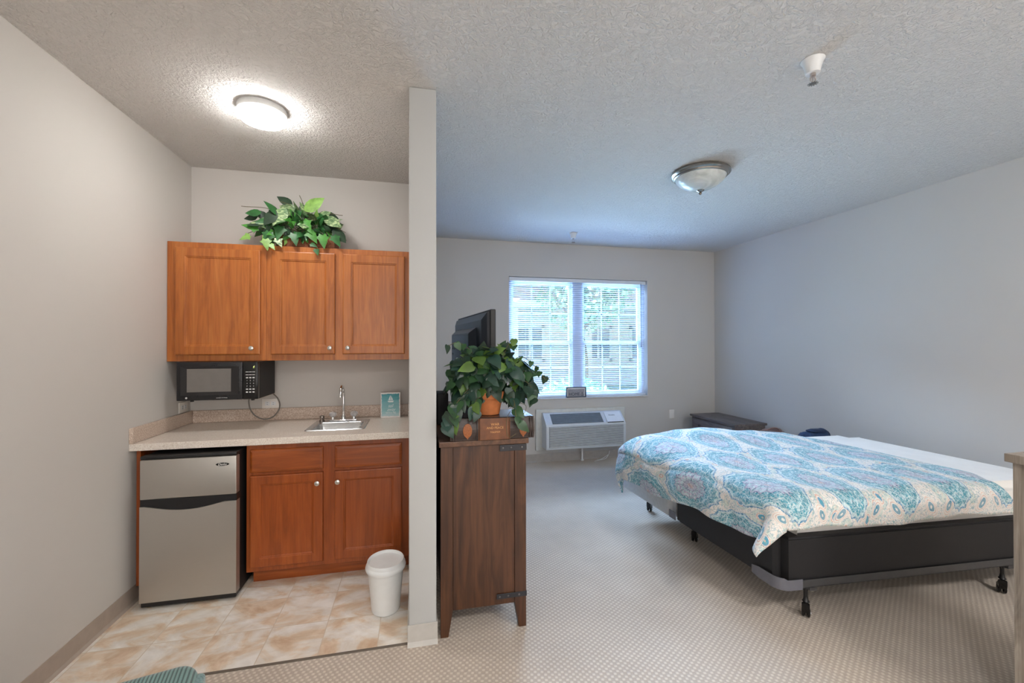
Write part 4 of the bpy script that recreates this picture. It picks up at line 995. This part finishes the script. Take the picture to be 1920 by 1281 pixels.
# corner guards
b = BM(); t = bmesh.new(); pth = []
for v in (0.17, 0.12, 0.07): pth.append((-0.014, v))
for k in range(7):
    a = R(180 + 90 * k / 6); pth.append((0.045 + 0.059 * math.cos(a), 0.045 + 0.061 * math.sin(a)))
pth += [(0.085, -0.0165), (0.115, -0.0165)]
lo = []; hi = []
for i_, (u, v) in enumerate(pth):
    taper = 0.010 if i_ == 0 else 0
    lo.append(t.verts.new(B(u, v, 0.188 + taper))); hi.append(t.verts.new(B(u, v, 0.250 - taper - (0.008 if i_ > 7 else 0))))
for k in range(len(lo) - 1): t.faces.new((lo[k], lo[k + 1], hi[k + 1], hi[k]))
bmesh.ops.recalc_face_normals(t, faces=t.faces)
bmesh.ops.solidify(t, geom=list(t.faces), thickness=0.003); _merge(b, t, 0)
M_guard = plain('smoky_plastic_guard', (104, 104, 112), 0.25)
part('corner_guard', b, M_guard, bf, smooth=50, label='smoky plastic corner guard')
b = BM(); box(b, -0.014, -0.010, BW - 0.05, BW + 0.025, 0.205, 0.262, 0.002, M=BMx); part('corner_guard', b, M_guard, bf)
def caster(u, v, ztop=0.192, yaw=40):
    c = B(u, v, 0); b = BM()
    tube(b, [c + Vector((0, 0, 0.083)), c + Vector((0, 0, ztop))], 0.009, 12)
    lathe(b, [(0.012, 0.085), (0.018, 0.092), (0.013, 0.10), (0.010, 0.118)], c, 14)
    t = bmesh.new(); pp = [(-0.024, ztop), (0.024, ztop), (0.022, ztop - 0.028), (0.010, ztop - 0.045), (0.009, ztop - 0.075), (-0.011, ztop - 0.075), (-0.012, ztop - 0.04), (-0.024, ztop - 0.02)]
    prism(b, pp, 'y', -0.004, 0.004, M=Matrix.Translation((c.x, c.y, 0)))
    lg = part('leg', b, M_blackp, bf, smooth=40)
    b = BM(); MW = Matrix.Translation((c.x, c.y, 0)) @ Matrix.Rotation(R(yaw), 4, 'Z')
    for s_ in (-1, 1):
        lathe(b, [(0, -0.008), (0.016, -0.008), (0.024, -0.005), (0.026, 0), (0.024, 0.005), (0.016, 0.008), (0, 0.008)], (0, 0, 0), 22, M=MW @ Matrix.Translation((0.014, s_ * 0.012, 0.027)) @ Matrix.Rotation(R(90), 4, 'X'))
    hood = [(0.040, 0.030), (0.036, 0.052), (0.016, 0.064), (-0.004, 0.085), (-0.016, 0.085), (-0.018, 0.06), (-0.010, 0.030)]
    prism(b, hood, 'y', -0.018, 0.018, 0.003, M=MW)
    w = part('caster', b, M_black_gloss, lg, smooth=50)
    b = BM(); lathe(b, [(0.005, 0), (0.004, 0.002), (0, 0.003)], (0, 0, 0), 10, M=MW @ Matrix.Translation((0.014, -0.021, 0.027)) @ Matrix.Rotation(R(90), 4, 'X')); add = b
    part('axle_pin', add, M_white, lg) if False else part('axle_pin', add, M_white, bf)
for (u, v) in ((0.188, 0.035), (1.512, 0.035), (0.188, 0.94), (1.512, 0.94), (0.188, 1.54), (1.512, 1.54)): caster(u, v, z0r - 0.005)

def soft_box(u0, u1, v0, v1, z0, z1, r, seg=5, zr=None):
    b = BM(); t = bmesh.new(); bmesh.ops.create_cube(t, size=1.0)
    for v in t.verts: v.co = Vector(((u0 + u1) / 2 + v.co.x * (u1 - u0), (v0 + v1) / 2 + v.co.y * (v1 - v0), (z0 + z1) / 2 + v.co.z * (z1 - z0)))
    ve = [e for e in t.edges if abs(e.verts[0].co.z - e.verts[1].co.z) > 1e-4]
    bmesh.ops.bevel(t, geom=ve, offset=r, segments=seg, affect='EDGES')
    he = [e for e in t.edges if abs(e.verts[0].co.z - e.verts[1].co.z) < 1e-4]
    bmesh.ops.bevel(t, geom=he, offset=zr or r * 0.5, segments=3, affect='EDGES')
    t.transform(BMx); _merge(b, t, 0); return b
b = soft_box(0, BL, 0.0, BW - 0.002, 0.200, 0.452, 0.05, 6, 0.012)
o = single('box_spring', b, M_bblack, 'black fabric box spring under the near half of the mattress', 'box spring', smooth=40)
b = soft_box(-0.012, BL, BW + 0.001, FW, 0.200, 0.452, 0.04, 6, 0.012)
o = single('box_spring', b, M_bwhite, 'white fabric box spring under the far half of the bed', 'box spring', smooth=40)
MZ = 0.660
b = soft_box(-0.01, BL - 0.01, 0.0, 1.33, 0.4535, MZ, 0.09, 8, 0.045)
single('mattress', b, plain('white_mattress_cover', (242, 240, 236), 0.85, 0, 0.03, 8, 0.06, sheen=0.2), 'white covered mattress showing beyond the comforter on the bed', 'mattress', smooth=60)

# comforter with its own printed pattern
def t_comf():
    t = NT('paisley_print'); uv = t.node('ShaderNodeUVMap'); uv.uv_map = 'UVMap'
    s = t.xyz(uv.outputs[0])
    wv = t.noise(uv.outputs[0], 38, 2)
    ux = t.math('ADD', s[0], t.math('MULTIPLY_ADD', wv, 0.006, -0.003)); vy = t.math('ADD', s[1], t.math('MULTIPLY_ADD', wv, 0.006, -0.003))
    PXs, PYs = 0.335, 0.84
    def lattice(ox, oy):
        x = t.math('SUBTRACT', t.math('FRACT', t.math('ADD', t.math('DIVIDE', ux, PXs), ox)), 0.5)
        y = t.math('SUBTRACT', t.math('FRACT', t.math('ADD', t.math('DIVIDE', vy, PYs), oy)), 0.5)
        x = t.math('MULTIPLY', x, PXs); y = t.math('MULTIPLY', y, PYs)
        # teardrop: narrower towards the near tip (negative v)
        yy = t.math('DIVIDE', y, 0.262)
        xs = t.math('MULTIPLY', x, t.math('ADD', 1.0, t.math('MULTIPLY', t.math('POWER', t.math('MAXIMUM', t.math('MULTIPLY', yy, -1.0), 0.0), 2.0), 0.9)))
        xx = t.math('DIVIDE', xs, 0.152)
        r = t.math('SQRT', t.math('ADD', t.math('MULTIPLY', xx, xx), t.math('MULTIPLY', yy, yy)))
        th = t.math('ARCTAN2', yy, xx)
        sc = t.math('MULTIPLY', t.math('ABSOLUTE', t.math('SINE', t.math('MULTIPLY', th, 8.0))), 0.07)
        r2 = t.math('ADD', r, sc)
        return r, r2, th
    rA, rA2, thA = lattice(0.41, 0.369); rB, rB2, thB = lattice(0.91, 0.869)
    edge = t.math('MULTIPLY', t.math('LESS_THAN', vy, -0.04), 5.0)
    rB = t.math('ADD', rB, edge); rB2 = t.math('ADD', rB2, edge)
    sel = t.math('LESS_THAN', rA2, rB2)
    r2 = t.math('MINIMUM', rA2, rB2)
    r = t.math('MINIMUM', rA, rB)
    th = t.math('ADD', t.math('MULTIPLY', thA, sel), t.math('MULTIPLY', thB, t.math('SUBTRACT', 1.0, sel)))
    navy = lin((72, 82, 120)); teal = lin((84, 162, 182)); teal2 = lin((120, 184, 200)); cream = lin((236, 232, 226)); lil = lin((206, 198, 214)); coral = lin((222, 150, 136)); pale = lin((204, 222, 224)); blue = lin((96, 150, 190))
    med = t.ramp(r2, [(0.0, pale), (0.055, coral), (0.10, cream), (0.135, navy), (0.15, lil), (0.24, navy), (0.255, pale), (0.33, lil), (0.40, pale), (0.47, lil), (0.515, navy), (0.535, teal), (0.66, teal2), (0.69, pale), (0.715, teal), (0.86, teal), (0.885, pale), (0.93, pale), (0.95, blue), (0.985, blue), (1.0, cream)], 'CONSTANT')
    # petals inside the medallion
    pet = t.math('ABSOLUTE', t.math('SINE', t.math('MULTIPLY', th, 5.0)))
    petmask = t.math('MULTIPLY', t.math('LESS_THAN', pet, 0.22), t.math('LESS_THAN', r2, 0.50))
    med = t.mix(t.math('MULTIPLY', petmask, 0.55), med, navy)
    vo = t.voronoi(uv.outputs[0], 62, 'DISTANCE_TO_EDGE'); vc = t.voronoi(uv.outputs[0], 62, 'F1', 'Color')
    fl = t.math('LESS_THAN', vo, 0.07)
    vcol = t.ramp(t.xyz(vc)[0], [(0.0, (1, 1, 1, 1)), (0.35, pale), (0.55, lin((150, 196, 206))), (0.8, lin((190, 186, 206)))], 'CONSTANT')
    med = t.mix(t.math('MULTIPLY', t.math('LESS_THAN', r2, 1.0), 0.45), med, vcol, 'MULTIPLY')
    med = t.mix(t.math('MULTIPLY', fl, 0.35), med, lin((230, 240, 242)))
    # swirling light line work over the teal band, fine dark line work in the heart
    nA = t.noise(uv.outputs[0], 34, 2, 0.5, 1.2); nB = t.noise(uv.outputs[0], 60, 2, 0.5, 0.8)
    lnA = t.math('LESS_THAN', t.math('ABSOLUTE', t.math('SUBTRACT', nA, 0.5)), 0.022)
    lnB = t.math('LESS_THAN', t.math('ABSOLUTE', t.math('SUBTRACT', nB, 0.5)), 0.028)
    lnC = t.math('LESS_THAN', t.math('ABSOLUTE', t.math('SUBTRACT', nB, 0.60)), 0.016)
    band = t.math('GREATER_THAN', r2, 0.53)
    med = t.mix(t.math('MULTIPLY', t.math('MULTIPLY', lnB, band), 0.75), med, lin((214, 232, 234)))
    med = t.mix(t.math('MULTIPLY', t.math('MULTIPLY', lnC, band), 0.6), med, lin((52, 120, 140)))
    inner = t.math('SUBTRACT', 1.0, band)
    med = t.mix(t.math('MULTIPLY', t.math('MULTIPLY', lnB, inner), 0.6), med, lin((120, 130, 166)))
    med = t.mix(t.math('MULTIPLY', t.math('MULTIPLY', lnC, inner), 0.5), med, lin((150, 200, 206)))
    # ground between medallions: cream with paisley drops, scroll lines and small buds
    st = t.node('ShaderNodeVectorMath', operation='MULTIPLY'); t.link(uv.outputs[0], st.inputs[0]); st.inputs[1].default_value = (1.0, 0.62, 1)
    vb = t.voronoi(st.outputs[0], 13, 'F1')
    ringc = t.ramp(vb, [(0.0, lin((226, 196, 178))), (0.06, teal), (0.15, blue), (0.19, cream), (0.23, lin((224, 186, 168))), (0.27, cream), (0.30, lin((214, 222, 214))), (0.42, lin((206, 216, 208))), (0.45, cream)], 'CONSTANT')
    small = t.voronoi(uv.outputs[0], 42, 'F1')
    ringc = t.mix(t.math('MULTIPLY', t.math('LESS_THAN', small, 0.24), 0.55), ringc, lin((140, 184, 192)))
    ringc = t.mix(t.math('MULTIPLY', lnA, 0.7), ringc, lin((128, 172, 180)))
    ringc = t.mix(t.math('MULTIPLY', lnC, 0.55), ringc, lin((216, 178, 162)))
    ringc = t.mix(t.math('MULTIPLY', t.math('LESS_THAN', t.math('ABSOLUTE', t.math('SUBTRACT', nB, 0.42)), 0.012), 0.6), ringc, lin((120, 136, 170)))
    # row of paisley drops along the hem
    cell = t.math('DIVIDE', ux, 0.112)
    fx_ = t.math('SUBTRACT', t.math('FRACT', cell), 0.5)
    par = t.math('MULTIPLY_ADD', t.math('GREATER_THAN', t.math('FRACT', t.math('MULTIPLY', cell, 0.5)), 0.5), 2.0, -1.0)
    hy = t.math('ADD', vy, 0.105)
    hx = t.math('ADD', t.math('MULTIPLY', fx_, 0.112), t.math('MULTIPLY', t.math('MULTIPLY', hy, par), 0.45))
    ex = t.math('DIVIDE', hx, 0.034); ey = t.math('DIVIDE', hy, 0.052)
    r3 = t.math('SQRT', t.math('ADD', t.math('MULTIPLY', ex, ex), t.math('MULTIPLY', ey, ey)))
    drop = t.ramp(r3, [(0.0, cream), (0.16, lin((60, 140, 170))), (0.48, cream), (0.60, lin((222, 176, 158))), (0.68, cream), (0.84, lin((226, 190, 172))), (0.90, cream)], 'CONSTANT')
    ringc = t.mix(t.math('MULTIPLY', t.math('LESS_THAN', r3, 1.0), 0.7), ringc, drop)
    c = t.mix(t.math('GREATER_THAN', r2, 1.0), med, ringc)
    t.color(c); t.set(rough=0.85, sheen=0.15)
    t.bump(t.noise(uv.outputs[0], 220, 2), 0.08, 0.001); return t.m
M_comf = t_comf()
def fold(s_, r=0.055):
    if s_ <= 0: return 0.0, 0.0
    if s_ < math.pi * r / 2: return r * math.sin(s_ / r), r * (1 - math.cos(s_ / r))
    return r, r + s_ - math.pi * r / 2
def sn(x, y, k): return math.sin(x * k + 1.3 * math.sin(y * k * 0.7)) * math.cos(y * k * 0.9 + 0.8 * math.sin(x * k * 0.6))
bm = bmesh.new(); NU, NV = 150, 130
grid = []; flat = []
for j in range(NV + 1):
    row = []; frow = []
    q = j / NV
    for i in range(NU + 1):
        p = i / NU
        b0, b1 = -0.175, 1.46 + 0.18 * math.exp(-(p / 0.22) ** 2)
        bb = b0 + (b1 - b0) * q
        qq = min(max(bb / 1.37, 0), 1)
        a0 = -(0.245 + 0.09 * qq + 0.012 * math.sin(bb * 9))
        a1 = 1.455 + 0.01 * math.sin(bb * 6 + 1) - 0.10 * max(0, qq - 0.55) / 0.45 - 0.10 * math.exp(-((bb + 0.01) / 0.10) ** 2) + 0.05 * max(0, -bb - 0.1) / 0.08
        a = a0 + (a1 - a0) * p
        nb = bb + (0.010 * math.sin(a * 7 + 0.5) if j < 12 else 0)
        # overhang on the foot side (left), the near side and the far side
        so = max(-(a + 0.0), 0.0); sn_ = max(-(nb + 0.0), 0.0); sf = max(nb - 1.31, 0.0)
        zt = MZ + 0.012
        puff = 0.075 * math.exp(-((a - 0.50) / 0.52) ** 2) * math.exp(-((nb - 1.25) / 0.45) ** 2)
        puff += 0.014 * sn(a, nb, 9.0) * 0.5 + 0.010 * sn(a + 3, nb - 2, 17.0) * 0.5 + 0.012
        e = min(a - a0, nb - b0, b1 - nb, a1 - a)
        puff *= min(1, max(e, 0) / 0.08)
        seam = math.exp(-((a - a0 - 0.20) / 0.010) ** 2)
        puff -= 0.011 * seam
        if sf > 0: dx, dy, s_ = -so, sf, math.hypot(so, sf)
        else: dx, dy, s_ = -so, -sn_, math.hypot(so, sn_)
        s0 = s_
        out, down = fold(s_, 0.055)
        ca, cb = max(a, 0.0), min(max(nb, 0.0), 1.31)
        if s_ > 0:
            dx, dy = dx / s_, dy / s_
            wave = 0.010 * math.sin((a if sn_ > so else nb) * 22) * min(1, s_ / 0.15)
            cf = math.exp(-((so - 0.24) / 0.16) ** 2 - ((sn_ - 0.175) / 0.12) ** 2)
            oo = out + 0.07 * cf + (0.085 * qq * min(1, so / 0.1)) + wave + puff * min(1, s_ / 0.06) + 0.02 * min(1, s_ / 0.3)
            u_, v_ = ca + dx * oo - 0.075 * cf, cb + dy * oo + 0.03 * cf
            z = zt - down + puff * max(0, 1 - s_ / 0.06)
        else:
            u_, v_ = ca, cb; z = zt + puff
        row.append(bm.verts.new(B(u_, v_ , z))); frow.append((a, nb))
    grid.append(row); flat.append(frow)
uvl = bm.loops.layers.uv.new('UVMap')
for j in range(NV):
    for i in range(NU):
        f = bm.faces.new((grid[j][i], grid[j][i + 1], grid[j + 1][i + 1], grid[j + 1][i])); f.smooth = True
        for l, (jj, ii) in zip(f.loops, ((j, i), (j, i + 1), (j + 1, i + 1), (j + 1, i))): l[uvl].uv = flat[jj][ii]
org = B(0.7, 0.75, MZ)
bmesh.ops.translate(bm, verts=bm.verts, vec=-org)
me = bpy.data.meshes.new('comforter'); bm.to_mesh(me); bm.free(); me.materials.append(M_comf)
co = bpy.data.objects.new('comforter', me); COL.objects.link(co); co.location = org
props(co, 'teal and blue medallion print comforter spread over the bed, corner drooping at the front', 'comforter')
sm = co.modifiers.new('Solid', 'SOLIDIFY'); sm.thickness = 0.012; sm.offset = 1.0

# bags on the exposed far box spring
def blob(cu, cv, cz_, su, sv, sz, seed, flat_=0.0, n=3):
    t = bmesh.new(); bmesh.ops.create_icosphere(t, subdivisions=4, radius=1.0)
    for v in t.verts:
        c_ = v.co.copy(); m = 1 + 0.10 * sn(c_.x + seed, c_.y, 3.1) + 0.06 * sn(c_.z + seed, c_.x * 1.3, 6)
        p = [math.copysign(abs(k) ** 0.75, k) for k in c_]
        v.co = Vector((p[0] * su * m, p[1] * sv * m, max(p[2] * m, -0.97) * sz))
    t.transform(Matrix.Translation(B(cu, cv, cz_))); return t
bg = thing('leather_bag', B(1.42, 1.62, 0.453), 'brown leather bag lying behind the comforter near the grey chest', 'bag')
M_brown = plain('brown_leather', (104, 78, 74), 0.35, 0, 0.3, 14, 0.2)
b = BM(); add_bm(b, blob(1.36, 1.50, 0.575, 0.14, 0.072, 0.120, 2.0)); part('body', b, M_brown, bg, smooth=True)
b = BM(); tube(b, spline([B(1.27, 1.48, 0.675), B(1.32, 1.46, 0.705), B(1.38, 1.46, 0.707), B(1.43, 1.48, 0.68)], 6), 0.006, 8); part('strap', b, M_brown, bg, smooth=True)
bb_ = thing('duffel_bag', B(1.85, 1.62, 0.453), 'dark navy cloth bag lying behind the comforter by the right wall', 'bag')
M_navy = plain('navy_cloth', (32, 56, 92), 0.8, 0, 0.3, 16, 0.3)
b = BM(); add_bm(b, blob(1.73, 1.47, 0.555, 0.12, 0.075, 0.104, 5.0)); add_bm(b, blob(1.82, 1.48, 0.564, 0.14, 0.075, 0.112, 8.0)); part('body', b, M_navy, bb_, smooth=True)
b = BM(); add_bm(b, blob(1.81, 1.47, 0.668, 0.095, 0.05, 0.014, 1.0)); part('flap', b, plain('navy_flap', (24, 44, 76), 0.7, 0, 0.2, 20), bb_, smooth=True)

# ------------------------------------------------------------------ grey chest by the back corner
chx0, chx1, chy0, chy1, chz = 3.47, 3.90, 4.10, 4.90, 0.570
ch = thing('chest_of_drawers', ((chx0 + chx1) / 2, 4.5, 0), 'low weathered grey chest of drawers in the far right corner behind the bed', 'chest')
b = BM(); box(b, chx0 + 0.02, chx1 - 0.01, chy0 + 0.02, chy1 - 0.02, 0.05, chz - 0.026, 0.002); part('body', b, M_greywood2, ch)
b = BM(); box(b, chx0, chx1, chy0, chy1, chz - 0.025, chz, 0.003); part('top', b, M_greywood2, ch)
for k in range(3):
    z0 = 0.07 + k * 0.155
    b = BM(); box(b, chx0 + 0.006, chx0 + 0.0195, chy0 + 0.05, chy1 - 0.05, z0, z0 + 0.145, 0.004); d = part('drawer', b, M_greywood2, ch)
    for y in (4.3, 4.7):
        b = BM(); lathe(b, [(0.008, 0), (0.006, 0.01), (0.014, 0.018), (0.010, 0.026), (0, 0.027)], (0, 0, 0), 14, M=Matrix.Translation((chx0 + 0.006, y, z0 + 0.075)) @ Matrix.Rotation(R(-90), 4, 'Y')); part('knob', b, M_iron, d, smooth=True)
for (x, y) in ((chx0 + 0.04, chy0 + 0.04), (chx1 - 0.04, chy0 + 0.04), (chx0 + 0.04, chy1 - 0.04), (chx1 - 0.04, chy1 - 0.04)):
    b = BM(); box(b, x - 0.02, x + 0.02, y - 0.02, y + 0.02, 0.001, 0.05, 0.002); part('leg', b, M_greywood2, ch)

# ------------------------------------------------------------------ tall dresser at the right edge
dx0, dx1, dy0, dy1, dz = 2.245, 2.78, 0.42, 1.190, 1.045
dr = thing('dresser', ((dx0 + dx1) / 2, 0.8, 0), 'tall weathered grey wood dresser cut off by the right edge of the view', 'dresser')
b = BM(); box(b, dx0 - 0.012, dx1, dy0 - 0.01, dy1 + 0.012, dz - 0.032, dz, 0.002); part('top', b, M_greywood, dr)
b = BM(); box(b, dx0 + 0.025, dx1 - 0.01, dy0 + 0.03, dy1 - 0.03, 0.10, dz - 0.040, 0.002); part('body', b, M_greywood, dr)
for (x0, x1) in ((dx0 + 0.012, dx0 + 0.062), (dx1 - 0.06, dx1 - 0.01)):
    for (y0, y1) in ((dy0, dy0 + 0.05), (dy1 - 0.05, dy1)):
        b = BM(); box(b, x0, x1, y0, y1, 0.001, dz - 0.0335, 0.002); part('leg', b, M_greywood, dr)
for k in range(4):
    z0 = 0.12 + k * 0.222
    b = BM(); box(b, dx0 + 0.013, dx0 + 0.0245, dy0 + 0.056, dy1 - 0.056, z0, z0 + 0.212, 0.003); d = part('drawer', b, M_greywood, dr)
    b = BM(); tube(b, [(dx0 + 0.013, 0.74, z0 + 0.11), (dx0 - 0.012, 0.75, z0 + 0.11), (dx0 - 0.012, 0.86, z0 + 0.11), (dx0 + 0.013, 0.87, z0 + 0.11)], 0.005, 8); part('handle', b, M_iron, d)

# ------------------------------------------------------------------ teal ottoman at the bottom edge
def t_cord():
    t = NT('teal_corduroy'); s = t.xyz(t.mapping(rot=(0, 0, R(-13.7))))
    w = t.math('MULTIPLY_ADD', t.math('SINE', t.math('MULTIPLY', s[0], 2 * math.pi / 0.0105)), 0.5, 0.5)
    n = t.noise(t.mapping(), 200, 2)
    c = t.ramp(w, [(0.2, lin((52, 84, 82))), (0.6, lin((112, 150, 144)))])
    c = t.mix(0.4, c, t.ramp(n, [(0.3, (0.7, 0.7, 0.7, 1)), (0.7, (1, 1, 1, 1))]), 'MULTIPLY')
    t.color(c); t.set(rough=0.9, sheen=0.4); t.bump(w, 0.6, 0.003); return t.m
def t_cords():
    t = NT('teal_chenille'); n = t.noise(t.mapping(), 160, 3)
    t.color(t.ramp(n, [(0.3, lin((78, 112, 114))), (0.7, lin((120, 152, 150)))])); t.set(rough=0.95, sheen=0.4); t.bump(n, 0.4, 0.003); return t.m
OM = Matrix.Translation((-0.695, 1.600, 0)) @ Matrix.Rotation(R(13.7), 4, 'Z')
ot = thing('ottoman', (-0.95, 1.15, 0), 'teal corduroy upholstered ottoman cut off at the bottom edge of the view', 'ottoman')
b = BM(); box(b, -0.70, 0.012, -0.62, 0.0, 0.14, 0.455, 0.055, 6, M=OM); part('cushion', b, [t_cord()], ot, smooth=50)
b = BM(); box(b, 0.0, 0.030, -0.57, -0.045, 0.16, 0.425, 0.014, 4, M=OM); part('side_panel', b, t_cords(), ot, smooth=50)
for (x, y) in ((-0.63, -0.55), (-0.06, -0.55), (-0.63, -0.06), (-0.06, -0.06)):
    b = BM(); lathe(b, [(0, 0), (0.016, 0), (0.026, 0.14), (0, 0.14)], (0, 0, 0.001), 14, M=OM @ Matrix.Translation((x, y, 0))); part('leg', b, M_walnut, ot, smooth=True)

# ------------------------------------------------------------------ daylight, added fill lamps and world
w = bpy.data.worlds.new('sky'); SC.world = w; w.use_nodes = True
wn = w.node_tree.nodes; wl = w.node_tree.links; bgN = wn['Background']
tcw = wn.new('ShaderNodeTexCoord'); sp = wn.new('ShaderNodeSeparateXYZ'); wl.new(tcw.outputs['Generated'], sp.inputs[0])
rp = wn.new('ShaderNodeValToRGB'); wl.new(sp.outputs[2], rp.inputs[0])
rp.color_ramp.elements[0].position = 0.0; rp.color_ramp.elements[0].color = (0.72, 0.84, 1.0, 1)
rp.color_ramp.elements[1].position = 0.6; rp.color_ramp.elements[1].color = (0.50, 0.70, 1.0, 1)
wl.new(rp.outputs[0], bgN.inputs[0]); bgN.inputs[1].default_value = 0.62
def area(name, loc, target, sx, sy, power, col, spread=180):
    l = bpy.data.lights.new(name, 'AREA'); l.shape = 'RECTANGLE'; l.size = sx; l.size_y = sy; l.energy = power; l.color = col; l.spread = R(spread)
    o = bpy.data.objects.new(name, l); COL.objects.link(o); o.location = loc
    o.rotation_euler = (Vector(target) - Vector(loc)).to_track_quat('-Z', 'Y').to_euler(); return o
area('daylight_sky', (2.07, 11.5, 5.1), (2.07, 4.2, 0.9), 6.5, 1.4, 5100, (0.58, 0.78, 1.0))
area('daylight_ground', (2.07, 8.5, -0.25), (2.07, 3.4, 2.6), 5.0, 1.4, 390, (0.50, 0.73, 1.0))
area('near_ground_fill', (2.07, 6.3, -0.1), (2.07, 4.4, 2.6), 3.4, 1.2, 130, (0.50, 0.73, 1.0))  # added low lamp outside, no patio there; brightens the ceiling by the window
area('rear_fill', (0.9, -2.5, 1.5), (1.2, 3.0, 1.7), 4.6, 2.2, 33, (1.0, 0.985, 0.97))  # added unseen fill for even frontal light

# ------------------------------------------------------------------ camera
cam = bpy.data.cameras.new('camera'); cam.sensor_width = 36.0; cam.sensor_fit = 'HORIZONTAL'
cam.lens = 800.97 / 1920 * 36.0; cam.clip_start = 0.02
co_ = bpy.data.objects.new('camera', cam); COL.objects.link(co_)
co_.location = (0, 0, 1.4704)
yaw, pitch, roll = 0.2224017, 0.00669357, 0.00115313
f = Vector((math.sin(yaw) * math.cos(pitch), math.cos(yaw) * math.cos(pitch), math.sin(pitch) * PITCH_SIGN if False else math.sin(pitch)))
co_.rotation_mode = 'QUATERNION'
q = f.to_track_quat('-Z', 'Y')
from mathutils import Quaternion
co_.rotation_quaternion = Quaternion(f, roll) @ q
SC.camera = co_
SC.view_settings.view_transform = 'Standard'; SC.view_settings.look = 'None'; SC.view_settings.gamma = 1.0; SC.view_settings.use_curve_mapping = False
SC.view_settings.exposure = 0.95
